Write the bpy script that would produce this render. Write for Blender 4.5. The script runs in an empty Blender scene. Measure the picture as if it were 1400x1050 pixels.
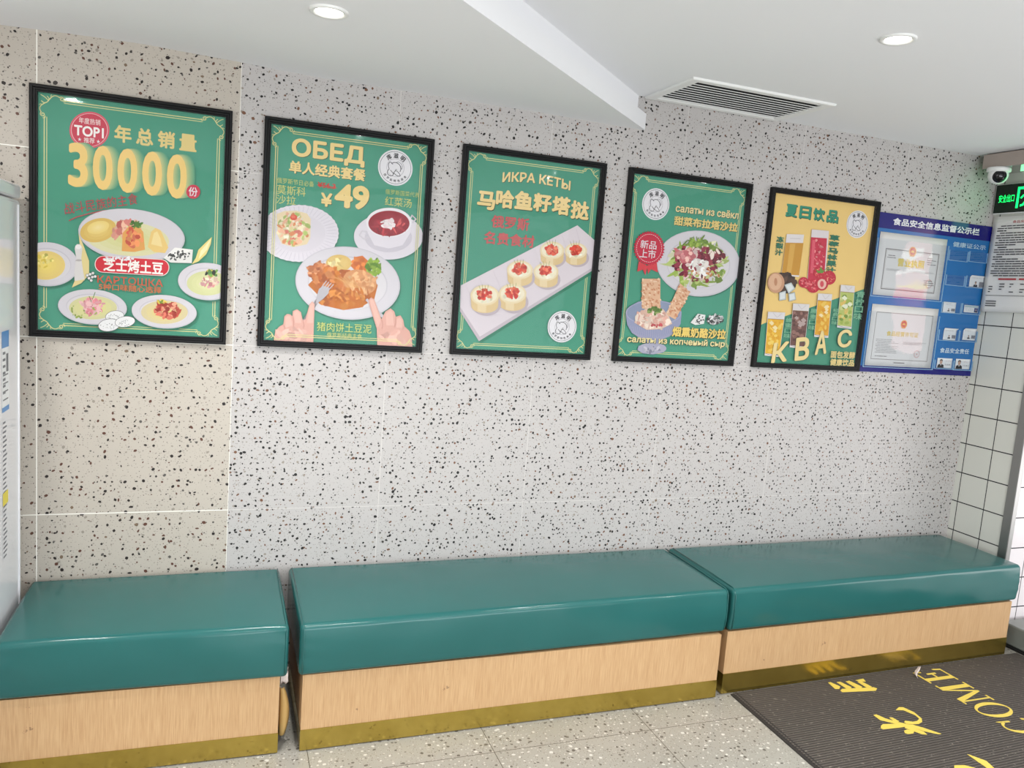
import bpy, bmesh, math, random
from mathutils import Vector, Matrix, noise
from mathutils.geometry import tessellate_polygon, delaunay_2d_cdt

S = bpy.context.scene
COL = S.collection

def lin(c):
    return tuple(((v/255)/12.92 if v/255 <= .04045 else ((v/255+.055)/1.055)**2.4) for v in c[:3])

# ------------------------------------------------------------------ camera
CAM_F, CAM_YAW, CAM_PITCH, CAM_ROLL = 1071.28, 20.4414, -7.0582, 4.3325
CAM_POS = Vector((0.5873, -3.0021, 1.5808))
_a, _b, _c = (math.radians(v) for v in (CAM_YAW, CAM_PITCH, CAM_ROLL))
_fw = Vector((math.sin(_a)*math.cos(_b), math.cos(_a)*math.cos(_b), math.sin(_b)))
_rt = Vector((math.cos(_a), -math.sin(_a), 0)); _up = _rt.cross(_fw)
CAM_R = math.cos(_c)*_rt + math.sin(_c)*_up
CAM_U = -math.sin(_c)*_rt + math.cos(_c)*_up
cam_data = bpy.data.cameras.new('camera')
cam_data.sensor_width = 36; cam_data.sensor_fit = 'HORIZONTAL'
cam_data.lens = CAM_F*36/1400
cam_data.clip_start = .05
cam = bpy.data.objects.new('camera', cam_data)
cam.matrix_world = Matrix(((CAM_R.x, CAM_U.x, -_fw.x, CAM_POS.x), (CAM_R.y, CAM_U.y, -_fw.y, CAM_POS.y),
                           (CAM_R.z, CAM_U.z, -_fw.z, CAM_POS.z), (0, 0, 0, 1)))
COL.objects.link(cam); S.camera = cam

# ------------------------------------------------------------------ world, daylight, exposure
W = bpy.data.worlds.new('daylight'); S.world = W; W.use_nodes = True
_bg = W.node_tree.nodes['Background']
_bg.inputs[0].default_value = (.93, .97, 1.0, 1); _bg.inputs[1].default_value = 1.0
S.view_settings.view_transform = 'Standard'
try: S.view_settings.look = 'None'
except Exception: pass
S.view_settings.gamma = 1; S.view_settings.use_curve_mapping = False
S.view_settings.exposure = -0.38
S.cycles.use_denoising = True
S.cycles.max_bounces = 8; S.cycles.transparent_max_bounces = 16
S.cycles.caustics_reflective = False; S.cycles.caustics_refractive = False

def area(name, loc, size, energy, color=(1, 1, 1), target=None, sy=None, shape='RECTANGLE'):
    l = bpy.data.lights.new(name, 'AREA'); l.energy = energy; l.color = color
    l.shape = shape; l.size = size
    if sy: l.size_y = sy
    o = bpy.data.objects.new(name, l); COL.objects.link(o); o.location = loc
    d = (Vector(target)-Vector(loc)) if target else Vector((0, 0, -1))
    o.rotation_euler = d.to_track_quat('-Z', 'Y').to_euler()
    return o
DAY = (.90, .95, 1.0)
# daylight entering by the shop window behind the camera and by the door on the right
area('window_daylight', (2.2, -4.9, 1.35), 3.6, 24, DAY, (2.2, 0, 1.2), 1.9)
area('ceiling_fill', (2.2, -4.85, .52), 3.6, 95, DAY, (2.2, -1.6, 2.4), .45)     # added fill aimed upwards to brighten the ceiling, no such source known
area('door_daylight', (5.5, -2.0, .62), 1.7, 26, (1, .97, .97), (3.4, -1.2, .5), .85)
area('left_fill', (-1.32, -2.9, 1.5), 2.2, 34, (1, .99, .97), (3, -1.2, 1.4), 1.7)   # added unseen fill that brightens surfaces facing left

# ------------------------------------------------------------------ node helpers
def new_mat(name):
    m = bpy.data.materials.new(name); m.use_nodes = True
    nt = m.node_tree
    return m, nt, nt.nodes['Principled BSDF']
class G:
    """small builder of node graphs"""
    def __init__(s, nt): s.nt = nt
    def n(s, t, **kw):
        x = s.nt.nodes.new(t)
        for k, v in kw.items(): setattr(x, k, v)
        return x
    def put(s, sock, v):
        if isinstance(v, bpy.types.NodeSocket): s.nt.links.new(v, sock)
        elif v is not None: sock.default_value = v
    def m(s, op, a, b=None, c=None, clamp=False):
        x = s.n('ShaderNodeMath', operation=op, use_clamp=clamp)
        for i, v in enumerate((a, b, c)):
            if v is not None: s.put(x.inputs[i], v)
        return x.outputs[0]
    def v(s, op, a, b=None, sc=None):
        x = s.n('ShaderNodeVectorMath', operation=op)
        s.put(x.inputs[0], a)
        if b is not None: s.put(x.inputs[1], b)
        if sc is not None: s.put(x.inputs['Scale'], sc)
        return x.outputs['Value' if op in ('LENGTH', 'DOT_PRODUCT', 'DISTANCE') else 'Vector']
    def xyz(s, v):
        x = s.n('ShaderNodeSeparateXYZ'); s.put(x.inputs[0], v); return x.outputs
    def comb(s, a, b, c=0.0):
        x = s.n('ShaderNodeCombineXYZ')
        for i, q in enumerate((a, b, c)): s.put(x.inputs[i], q)
        return x.outputs[0]
    def mix(s, f, a, b):
        x = s.n('ShaderNodeMix', data_type='RGBA')
        s.put(x.inputs[0], f)
        for i, q in ((6, a), (7, b)):
            if isinstance(q, (tuple, list)): q = (*q[:3], 1)
            s.put(x.inputs[i], q)
        return x.outputs[2]
    def noise(s, vec, scale, detail=2, rough=.5):
        x = s.n('ShaderNodeTexNoise'); s.put(x.inputs['Vector'], vec)
        x.inputs['Scale'].default_value = scale; x.inputs['Detail'].default_value = detail
        x.inputs['Roughness'].default_value = rough
        return x.outputs[0]
    def ramp(s, f, stops, interp='LINEAR'):
        x = s.n('ShaderNodeValToRGB'); x.color_ramp.interpolation = interp
        e = x.color_ramp.elements
        while len(e) < len(stops): e.new(.5)
        for k, (p, c) in enumerate(stops): e[k].position = p; e[k].color = (*c[:3], 1)
        s.put(x.inputs[0], f); return x.outputs[0]
    def pos(s):
        return s.n('ShaderNodeTexCoord').outputs['Object']
    def bump(s, h, strength=.2, dist=.01):
        x = s.n('ShaderNodeBump'); x.inputs['Strength'].default_value = strength; x.inputs['Distance'].default_value = dist
        s.put(x.inputs['Height'], h); return x.outputs[0]

def simple(name, c, rough=.5, metal=0, spec=.5, coat=0, emit=None, es=0):
    m, nt, b = new_mat(name)
    b.inputs['Base Color'].default_value = (*lin(c), 1)
    b.inputs['Roughness'].default_value = rough; b.inputs['Metallic'].default_value = metal
    b.inputs['Specular IOR Level'].default_value = spec; b.inputs['Coat Weight'].default_value = coat
    if emit: b.inputs['Emission Color'].default_value = (*lin(emit), 1); b.inputs['Emission Strength'].default_value = es
    return m

def chips(g, uv, scale, keep, size, var, seed, aspect=.6):
    """mask (0/1) and random colour of angular stone chips scattered in the plane uv"""
    v = g.n('ShaderNodeTexVoronoi', voronoi_dimensions='2D', feature='F1')
    off = g.v('ADD', uv, (seed*3.17, seed*1.71, 0))
    g.put(v.inputs['Vector'], off); v.inputs['Scale'].default_value = scale; v.inputs['Randomness'].default_value = .95
    d = g.v('SUBTRACT', off, v.outputs['Position'])
    dx, dy, _ = g.xyz(d)
    r, gg, bb = (g.n('ShaderNodeSeparateColor'), None, None)
    g.put(r.inputs[0], v.outputs['Color'])
    c1, c2, c3 = r.outputs[0], r.outputs[1], r.outputs[2]
    ang = g.m('MULTIPLY', c1, 6.283)
    ca, sa = g.m('COSINE', ang), g.m('SINE', ang)
    x = g.m('ADD', g.m('MULTIPLY', dx, ca), g.m('MULTIPLY', dy, sa))
    y = g.m('SUBTRACT', g.m('MULTIPLY', dy, ca), g.m('MULTIPLY', dx, sa))
    asp = g.m('MULTIPLY_ADD', g.m('FRACT', g.m('MULTIPLY', c2, 7.3)), 1.0-aspect, aspect)   # width/length
    ya = g.m('DIVIDE', y, asp)
    p1 = g.m('MAXIMUM', g.m('ABSOLUTE', x), g.m('ABSOLUTE', ya))
    p2 = g.m('ABSOLUTE', g.m('MULTIPLY', g.m('ADD', x, ya), .78))
    p3 = g.m('ABSOLUTE', g.m('MULTIPLY', g.m('SUBTRACT', x, g.m('MULTIPLY', ya, .6)), g.m('MULTIPLY_ADD', c1, .5, .7)))
    poly = g.m('MAXIMUM', g.m('MAXIMUM', p1, p2), p3)
    rad = g.m('MULTIPLY', g.m('POWER', g.m('FRACT', g.m('MULTIPLY', c3, 13.7)), var), size)
    rad = g.m('ADD', rad, size*.22)
    on = g.m('LESS_THAN', c2, keep)
    return g.m('MULTIPLY', on, g.m('LESS_THAN', poly, rad)), g.m('FRACT', g.m('MULTIPLY', g.m('ADD', c1, c3), 5.77))

def grid_line(g, t, start, pitch, half):
    f = g.m('FRACT', g.m('ADD', g.m('DIVIDE', g.m('SUBTRACT', t, start), pitch), 100.5))
    return g.m('LESS_THAN', g.m('ABSOLUTE', g.m('SUBTRACT', f, .5)), half/pitch)

# ------------------------------------------------------------------ mesh helpers
def link(name, me, mats, parent=None, smooth=False):
    o = bpy.data.objects.new(name, me); COL.objects.link(o)
    for m in (mats if isinstance(mats, (list, tuple)) else [mats]): me.materials.append(m)
    if smooth:
        for p in me.polygons: p.use_smooth = True
    if parent: o.parent = parent
    return o
def obj(name, bm, mats, parent=None, smooth=False):
    bmesh.ops.recalc_face_normals(bm, faces=bm.faces)
    me = bpy.data.meshes.new(name); bm.to_mesh(me); bm.free()
    return link(name, me, mats, parent, smooth)
def pydata(name, v, f, mats, parent=None, smooth=False, fix=True):
    me = bpy.data.meshes.new(name); me.from_pydata([tuple(p) for p in v], [], f); me.update()
    if fix:
        bm = bmesh.new(); bm.from_mesh(me); bmesh.ops.recalc_face_normals(bm, faces=bm.faces); bm.to_mesh(me); bm.free()
    return link(name, me, mats, parent, smooth)
def box(bm, lo, hi, bevel=0, seg=2):
    lo, hi = Vector(lo), Vector(hi)
    r = bmesh.ops.create_cube(bm, size=1)
    for v in r['verts']: v.co = Vector(((lo+hi)/2)) + Vector([v.co[i]*(hi-lo)[i] for i in range(3)])
    if bevel:
        es = list({e for v in r['verts'] for e in v.link_edges})
        bmesh.ops.bevel(bm, geom=es, offset=bevel, segments=seg, affect='EDGES', profile=.5)
def boxo(name, lo, hi, mats, parent=None, bevel=0, seg=2):
    bm = bmesh.new(); box(bm, lo, hi, bevel, seg)
    return obj(name, bm, mats, parent)
def tube(bm, pts, r, n=8, closed=False):
    pts = [Vector(p) for p in pts]; rings = []
    N = len(pts)
    for i, p in enumerate(pts):
        t = (pts[(i+1) % N]-pts[i-1]) if closed else (pts[min(i+1, N-1)]-pts[max(i-1, 0)])
        t.normalize()
        a = Vector((0, 0, 1)) if abs(t.z) < .9 else Vector((1, 0, 0))
        u = t.cross(a).normalized(); w = t.cross(u)
        rings.append([bm.verts.new(p+r*(math.cos(k*2*math.pi/n)*u+math.sin(k*2*math.pi/n)*w)) for k in range(n)])
    for i in range(N if closed else N-1):
        A, B = rings[i], rings[(i+1) % N]
        for k in range(n): bm.faces.new((A[k], A[(k+1) % n], B[(k+1) % n], B[k]))
    if not closed: bm.faces.new(rings[0]); bm.faces.new(rings[-1][::-1])
def lathe(bm, prof, n=32, axis='z', centre=(0, 0, 0)):
    """prof: (radius, height) pairs"""
    c = Vector(centre); rings = []
    for r, h in prof:
        if r < 1e-6: rings.append([bm.verts.new(c+Vector((0, 0, h)))]*n); continue
        rings.append([bm.verts.new(c+Vector((r*math.cos(k*2*math.pi/n), r*math.sin(k*2*math.pi/n), h))) for k in range(n)])
    for A, B in zip(rings, rings[1:]):
        for k in range(n):
            q = []
            for v in (A[k], A[(k+1) % n], B[(k+1) % n], B[k]):
                if v not in q: q.append(v)
            if len(q) > 2: bm.faces.new(q)
def tag(o, label, cat, group=None, kind=None):
    o['label'] = label; o['category'] = cat
    if group: o['group'] = group
    if kind: o['kind'] = kind
    return o
def thing(name, loc, label, cat, group=None):
    o = bpy.data.objects.new(name, None); COL.objects.link(o); o.location = loc
    o.empty_display_size = .05
    return tag(o, label, cat, group)
def struct(o):
    o['kind'] = 'structure'; return o

# a photograph point on a plane of the room (axis 0/1/2 = x/y/z at value val)
def on(px, py, ax, val):
    d = _fw + CAM_R*((px-700)/CAM_F) + CAM_U*((525-py)/CAM_F)
    return CAM_POS + d*((val-CAM_POS[ax])/d[ax])
# ------------------------------------------------------------------ room
ZLOW, ZHIGH, XR = 2.27, 2.401, 4.252
def terrazzo_wall(name, base, x0, pitch, scale, grout, gw, keep, dark, brown, size, share):
    m, nt, b = new_mat(name); g = G(nt)
    x, y, z = g.xyz(g.pos()); uv = g.comb(x, z)
    n = g.noise(uv, 1.3, 2)
    col = g.mix(n, [c*.97 for c in base], [min(1, c*1.03) for c in base])
    # faint specks, grey chips, then dark chips
    m3, r3 = chips(g, uv, 150*scale, .5, .0022/scale, 1.6, 5, .5)
    col = g.mix(g.m('MULTIPLY', m3, .55), col, lin((120, 114, 108)))
    m2, r2 = chips(g, uv, 62*scale, .42, .0044/scale, 1.5, 2, .5)
    c2 = g.ramp(r2, [(0, lin((150, 142, 132))), (.35, lin((88, 84, 80))), (.55, dark), (.93, brown)], 'CONSTANT')
    col = g.mix(m2, col, c2)
    m1, r1 = chips(g, uv, 50*scale, keep, size/scale, 1.05, 9, .45)
    c1 = g.ramp(r1, [(0, dark), (share-.06, lin((58, 52, 48))), (share, brown), (.96, lin((120, 100, 82)))], 'CONSTANT')
    col = g.mix(m1, col, c1)
    line = g.m('MAXIMUM', grid_line(g, x, x0, pitch, gw), grid_line(g, z, .6804, .6152, gw))
    col = g.mix(line, col, grout)
    nt.links.new(col, b.inputs['Base Color'])
    b.inputs['Roughness'].default_value = .42; b.inputs['Specular IOR Level'].default_value = .35
    return m
M_wall = terrazzo_wall('terrazzo_fine', lin((187, 183, 181)), 1.1802, .6155, 1.0, lin((212, 208, 204)), .0009, .54, lin((28, 24, 23)), lin((112, 76, 56)), .0051, .76)
M_wall_l = terrazzo_wall('terrazzo_coarse', lin((188, 180, 169)), .0, .6201, .9, lin((244, 242, 234)), .0016, .37, lin((38, 30, 28)), lin((92, 58, 46)), .0050, .5)

def panel(name, quads, mats, idx=None):
    v, f = [], []
    for q in quads: f.append(tuple(range(len(v), len(v)+len(q)))); v += q
    o = pydata(name, v, f, mats, fix=False)
    if idx:
        for p, i in zip(o.data.polygons, idx): p.material_index = i
    return struct(o)
wall = panel('wall_back', [[(-1.4, 0, 0), (.62, 0, 0), (.62, 0, 2.45), (-1.4, 0, 2.45)],
                           [(.62, 0, 0), (4.6, 0, 0), (4.6, 0, 2.45), (.62, 0, 2.45)]], [M_wall_l, M_wall], [0, 1])

# white tiles with dark joints on the pier at the right
def tile_mat(name, base, rough, u_axis, u0, up):
    m, nt, b = new_mat(name); g = G(nt)
    xyz = g.xyz(g.pos()); u, z = xyz[u_axis], xyz[2]
    line = g.m('MAXIMUM', grid_line(g, u, u0, up, .0023), grid_line(g, z, .4779, .1556, .0027))
    col = g.mix(line, base, lin((32, 32, 36)))
    nt.links.new(col, b.inputs['Base Color'])
    g.put(b.inputs['Roughness'], g.m('MULTIPLY_ADD', line, .6, rough))
    g.put(b.inputs['Normal'], g.bump(g.m('SUBTRACT', 1, line), .3, .002))
    return m
M_tile = tile_mat('white_tile', lin((216, 216, 208)), .22, 1, -.0344, .1528)
M_tile2 = tile_mat('white_tile_return', lin((232, 226, 228)), .15, 0, 4.40, .1528)
panel('wall_right', [[(XR, 0, 0), (XR, -.333, 0), (XR, -.333, 2.45), (XR, 0, 2.45)],
                     [(XR, -.333, 0), (5.7, -.333, 0), (5.7, -.333, 2.45), (XR, -.333, 2.45)]], [M_tile, M_tile2], [0, 1])
M_alu = simple('brushed_aluminium', (150, 150, 148), .35, .85)
bm = bmesh.new(); box(bm, (XR-.006, -.345, 0), (XR+.0, -.30, ZHIGH), .002); box(bm, (XR-.006, -.345, 0), (XR+.026, -.333, ZHIGH), .002)
struct(obj('trim_1', bm, M_alu))

# ceiling: a lower part on the left, a stepped fascia, a higher part on the right
def ceil_mat(name, c):
    m, nt, b = new_mat(name); g = G(nt)
    n = g.noise(g.pos(), .8, 2)
    nt.links.new(g.mix(n, [v*.975 for v in lin(c)], lin(c)), b.inputs['Base Color'])
    b.inputs['Roughness'].default_value = .8; b.inputs['Specular IOR Level'].default_value = .2
    return m
M_ceil = ceil_mat('ceiling_paint', (238, 238, 240))
def xl(y, off=0): return 2.211+off+1.0606*y          # the oblique edge of the lower ceiling
prof = [(-1.4, 2.27), (-.4, 2.272), (-.1, 2.276), (.0, 2.28), (.166, 2.285), (.318, 2.288), (.408, 2.285), (.613, 2.28), (.74, 2.275), (.891, 2.271), (1.2, 2.272), (1.75, 2.272), (2.21, 2.268)]
v, f = [], []
for i, (x, z) in enumerate(prof):
    ye = max(-5, (x-2.211)/1.0606)
    v += [(x, 0, z), (x, ye*.25, z*.75+ZLOW*.25), (x, ye*.6, z*.25+ZLOW*.75), (x, ye, ZLOW)]
for i in range(len(prof)-1):
    for k in range(3): f.append((4*i+k, 4*i+k+1, 4*i+k+5, 4*i+k+4))
f = [q[::-1] for q in f]
struct(pydata('ceiling', v, f, M_ceil, smooth=True, fix=False))
D = math.sqrt(1+1.0606**2)
ye = -4.6
v = []
for y in (.0, ye):
    v += [(xl(y), y, ZLOW), (xl(y), y, 2.335), (xl(y, -.043), y, 2.335), (xl(y, -.043), y, ZHIGH+.02), (xl(y, -.12), y, ZHIGH+.02), (xl(y, -.12), y, ZLOW+.004)]
f = [(0, 1, 7, 6), (1, 2, 8, 7), (2, 3, 9, 8), (3, 4, 10, 9), (4, 5, 11, 10), (5, 0, 6, 11)]
struct(pydata('beam', v, f, M_ceil))
panel('ceiling_high', [[(xl(0, -.05), 0, ZHIGH), (xl(-5, -.05), -5, ZHIGH), (5.7, -5, ZHIGH), (5.7, 0, ZHIGH)]], M_ceil)

# floor: pale grey terrazzo tiles
m, nt, b = new_mat('floor_terrazzo'); g = G(nt)
x, y, z = g.xyz(g.pos()); uv = g.comb(x, y)
n = g.noise(uv, 3, 3)
col = g.mix(n, lin((150, 147, 138)), lin((174, 171, 162)))
for sc, keep, sz, sd, cc in ((130, .5, .0022, 1, (120, 112, 100)), (80, .35, .0034, 4, (200, 197, 188)), (46, .28, .0062, 6, (218, 216, 208)), (50, .34, .0058, 8, (78, 72, 64))):
    mk, r = chips(g, uv, sc, keep, sz, 1.3, sd, .5); col = g.mix(g.m('MULTIPLY', mk, .85), col, lin(cc))
line = g.m('MAXIMUM', grid_line(g, x, .886, .6095, .0012), grid_line(g, y, -.666, .6095, .0012))
col = g.mix(line, col, lin((70, 64, 54)))
nt.links.new(col, b.inputs['Base Color']); b.inputs['Roughness'].default_value = .3
M_floor = m
panel('floor', [[(-1.4, -5, 0), (5.7, -5, 0), (5.7, 0, 0), (-1.4, 0, 0)]], M_floor)

# the rest of the room, behind and beside the camera
M_paint = simple('wall_paint', (214, 208, 198), .7)
panel('wall_left', [[(-1.4, 0, 0), (-1.4, 0, 2.45), (-1.4, -1.7, 2.45), (-1.4, -1.7, 0)], [(-1.4, -4.1, 0), (-1.4, -4.1, 2.45), (-1.4, -5, 2.45), (-1.4, -5, 0)]], M_paint)
panel('wall_front', [[(-1.4, -5, 0), (-1.4, -5, 2.45), (.4, -5, 2.45), (.4, -5, 0)], [(.4, -5, 0), (.4, -5, .3), (4.0, -5, .3), (4.0, -5, 0)],
                     [(.4, -5, 2.25), (.4, -5, 2.45), (4.0, -5, 2.45), (4.0, -5, 2.25)], [(4.0, -5, 0), (4.0, -5, 2.45), (5.7, -5, 2.45), (5.7, -5, 0)]], M_paint)
bm = bmesh.new()
for xx in (.4, 1.6, 2.8, 3.95): box(bm, (xx, -5.03, .3), (xx+.05, -4.98, 2.25))
for zz in (.3, 2.2): box(bm, (.4, -5.03, zz), (4.0, -4.98, zz+.05))
struct(obj('window_1', bm, M_alu))
# raised door step beyond the pier
M_step = simple('step_stone', (120, 124, 118), .3)
bm = bmesh.new(); box(bm, (4.268, -3.2, .012), (5.7, -.36, .115), .008, 3)
struct(obj('floor_step', bm, M_step))
M_black = simple('black_strip', (16, 16, 16), .6)
struct(boxo('gap_strip', (4.258, -3.2, 0), (5.7, -.36, .012), M_black))  # black strip painted in for the dark gap under the step
# boxed header above the doorway on the right
M_head = simple('header_taupe', (168, 155, 147), .22, .0, .6)
M_mirror = simple('polished_steel', (190, 190, 188), .06, 1)
bm = bmesh.new(); box(bm, (4.07, -3.2, 2.327), (XR+.0, -.045, 2.396), .003)
o = obj('beam_doorway', bm, [M_head, M_mirror]); struct(o)
for p in o.data.polygons:
    if p.normal.z < -.8: p.material_index = 1
# ------------------------------------------------------------------ benches
def leather():
    m, nt, b = new_mat('teal_vinyl'); g = G(nt)
    p = g.pos(); n = g.noise(p, 2.2, 3)
    nt.links.new(g.mix(n, lin((34, 91, 89)), lin((42, 102, 100))), b.inputs['Base Color'])
    g.put(b.inputs['Roughness'], g.m('MULTIPLY_ADD', n, .06, .16))
    b.inputs['Specular IOR Level'].default_value = .38
    h = g.m('ADD', g.m('MULTIPLY', g.noise(p, 6, 1), 1.0), g.m('MULTIPLY', g.noise(p, 600, 2), .03))
    g.put(b.inputs['Normal'], g.bump(h, .16, .012))
    return m
M_vinyl = leather()
def wood(name, c1, c2):
    m, nt, b = new_mat(name); g = G(nt)
    x, y, z = g.xyz(g.pos()); q = g.comb(g.m('MULTIPLY', g.m('ADD', x, y), 1.0), g.m('MULTIPLY', z, .03))
    n1 = g.noise(q, 330, 3, .6); n2 = g.noise(q, 28, 2)
    n = g.m('ADD', g.m('MULTIPLY', n1, .8), g.m('MULTIPLY', n2, .2))
    col = g.mix(g.ramp(n, [(.36, (0, 0, 0)), (.62, (1, 1, 1))]), c1, c2)
    # scuffs and pale scratches, denser near the kick plate
    s1 = g.noise(g.comb(x, z), 26, 5, .7); s2 = g.noise(g.comb(x, z), 3.2, 2)
    sc = g.m('MULTIPLY', g.m('GREATER_THAN', s1, .66), g.m('GREATER_THAN', s2, .60))
    col = g.mix(g.m('MULTIPLY', sc, .55), col, lin((92, 66, 48)))
    nt.links.new(col, b.inputs['Base Color']); b.inputs['Roughness'].default_value = .42
    b.inputs['Specular IOR Level'].default_value = .4
    return m
M_wood = wood('light_wood_laminate', lin((186, 148, 106)), lin((204, 169, 127)))
def brass():
    m, nt, b = new_mat('worn_brass'); g = G(nt)
    p = g.pos(); n = g.noise(p, 9, 5, .65); n2 = g.noise(p, 45, 4, .7)
    col = g.mix(n, lin((166, 142, 62)), lin((204, 180, 96)))
    col = g.mix(g.m('MULTIPLY', g.m('GREATER_THAN', n2, .66), .5), col, lin((92, 74, 40)))
    nt.links.new(col, b.inputs['Base Color']); b.inputs['Metallic'].default_value = .92
    g.put(b.inputs['Roughness'], g.m('MULTIPLY_ADD', n, .22, .12))
    return m
M_brass = brass()
M_dark = simple('dark_board', (60, 44, 32), .6)

def cushion_bm(x0, x1, yl, yr, zb, zt, yb=-.004, r=.017, seed=0):
    """soft padded box: rounded edges, slightly crowned top, puckers at the front corners"""
    L = x1-x0
    nx, ny, nz = max(20, int(L/.018)), 30, 14
    def face(u_n, v_n, fn, bm, verts):
        for i in range(u_n+1):
            for j in range(v_n+1):
                verts.append(fn(i/u_n, j/v_n))
    bm = bmesh.new()
    store = {}
    def vert(a, b, c):                              # a, b, c in 0..1 over the box
        key = (round(a, 5), round(b, 5), round(c, 5))
        if key in store: return store[key]
        yf = yl+(yr-yl)*a
        # graded spacing so that the rounding gets enough vertices
        p = Vector((x0+L*a, yb+(yf-yb)*b, zb+(zt-zb)*c))
        lo = Vector((x0, yf, zb)); hi = Vector((x1, yb, zt))
        rr = Vector((r*.8, r, r))
        q = Vector([min(max(p[i], lo[i]+rr[i]), hi[i]-rr[i]) for i in range(3)])
        d = p-q
        if d.length > 1e-9:
            dd = Vector([d[i]/rr[i] for i in range(3)]); dd.normalize()
            p = q+Vector([dd[i]*rr[i] for i in range(3)])
        # crown, sag and wrinkles
        ex = min(p.x-x0, x1-p.x); ey = min(p.y-yf, yb-p.y)
        if c > .5:
            p.z += .012*(1-math.exp(-max(ex, 0)/.10))*(1-math.exp(-max(ey, 0)/.11))*max(0, (p.z-(zb+zt)/2)/((zt-zb)/2))
        f = max(0, 1-(p.y-yf)/.06)
        if f > 0:
            n1 = noise.noise(Vector((p.x*6+seed, p.z*7, seed)))
            n2 = noise.noise(Vector((p.x*2.4+seed, p.z*3, seed+4)))
            p.y += f*(.0035*n1+.004*n2)-.006*f*math.sin(math.pi*min(max((p.z-zb)/(zt-zb), 0), 1))
            pk = math.exp(-max(ex, 0)/.05)
            p.y += .0022*pk*f*math.sin((p.z-zb)*(90+20*math.sin(seed))+p.x*30+3*noise.noise(Vector((p.x*9, p.z*14, seed))))*max(0, noise.noise(Vector((p.z*9, seed*3, p.x*2)))+.45)
        p.z += .0018*noise.noise(Vector((p.x*4+seed, p.y*5, seed+2)))
        store[key] = bm.verts.new(p); return store[key]
    def ticks(n, m):
        e = r/m*1.0
        t = [0, e*.12, e*.3, e*.55, e*.8, e*1.05]
        mid = [e*1.3+(1-2.6*e)*k/n for k in range(n+1)]
        return t+mid+[1-k for k in reversed(t)]
    tx, ty, tz = ticks(nx, L), ticks(ny, .5), ticks(nz, zt-zb)
    def quad(pa):
        for i in range(len(pa)-1):
            for j in range(len(pa[0])-1):
                q = []
                for w in (pa[i][j], pa[i+1][j], pa[i+1][j+1], pa[i][j+1]):
                    if w not in q: q.append(w)
                if len(q) > 2:
                    try: bm.faces.new(q)
                    except ValueError: pass
    for c in (0, 1): quad([[vert(a, b_, c) for b_ in ty] for a in tx])
    for b_ in (0, 1): quad([[vert(a, b_, c) for c in tz] for a in tx])
    for a in (0, 1): quad([[vert(a, b_, c) for c in tz] for b_ in ty])
    return bm

def bench(x0, x1, yl, yr, bx0, bx1, byl, byr, kick, label, seed, seams):
    t = thing('bench', ((x0+x1)/2, -.26, 0), label, 'bench', 'waiting benches along the terrazzo wall')
    off = Matrix.Translation((-(x0+x1)/2, .26, 0))
    bm = cushion_bm(x0, x1, yl, yr, .272, .448, seed=seed); bm.transform(off)
    c = obj('cushion', bm, M_vinyl, t, True)
    for xs in seams:
        a = (xs-x0)/(x1-x0); yf = yl+(yr-yl)*a
        pts = [(xs, -.03, .4535), (xs, yf*.6, .4545), (xs, yf+.02, .4505), (xs, yf+.003, .444), (xs, yf-.004, .43), (xs, yf-.0085, .38), (xs, yf-.009, .33), (xs, yf-.002, .285)]
        bm = bmesh.new(); tube(bm, pts, .0022, 6); bm.transform(off); obj('seam', bm, M_vinyl, c, True)
    def prism(z0, z1, e, inset=0):
        bm = bmesh.new()
        p = [(bx0+inset, -.004), (bx1-inset, -.004), (bx1-inset, byr-e), (bx0+inset, byl-e)]
        lo = [bm.verts.new((*q, z0)) for q in p]; hi = [bm.verts.new((*q, z1)) for q in p]
        bm.faces.new(lo[::-1]); bm.faces.new(hi)
        for i in range(4): bm.faces.new((lo[i], lo[(i+1) % 4], hi[(i+1) % 4], hi[i]))
        bm.transform(off); return bm
    obj('base', prism(.004, .268, 0), M_wood, t)
    bm = bmesh.new()
    p = [(bx0-.0012, -.03), (bx0-.0012, byl-.0022), (bx1+.0012, byr-.0022), (bx1+.0012, -.03)]
    q = [(bx0, -.03), (bx0, byl-.0004), (bx1, byr-.0004), (bx1, -.03)]
    def col(a, z): return bm.verts.new((*a, z))
    lo, hi = [col(a, .004) for a in p], [col(a, kick) for a in p]
    lo2, hi2 = [col(a, .004) for a in q], [col(a, kick) for a in q]
    for i in range(3):
        bm.faces.new((lo[i], lo[i+1], hi[i+1], hi[i])); bm.faces.new((hi[i], hi[i+1], hi2[i+1], hi2[i]))
        bm.faces.new((lo2[i], hi2[i], hi2[i+1], lo2[i+1])); bm.faces.new((lo[i], lo2[i], lo2[i+1], lo[i+1]))
    bm.transform(off); obj('kick_plate', bm, M_brass, t)
    obj('plinth', prism(0, .004, -.004, .004), M_black, t)
    return t
bench(-.014, .812, -.500, -.528, -.012, .790, -.488, -.508, .072, 'short teal padded bench beside the white fridge, at the left end of the row', 1.3, (.803,))
bench(.846, 2.508, -.532, -.508, .862, 2.486, -.514, -.516, .076, 'long teal padded bench between the short bench and the bench over the door mat', 7.1, (.857, 2.499))
bench(2.526, 4.19, -.507, -.474, 2.528, 4.165, -.499, -.471, .088, 'long teal padded bench whose brass kick plate meets the grey door mat', 13.9, (2.537,))

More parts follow.
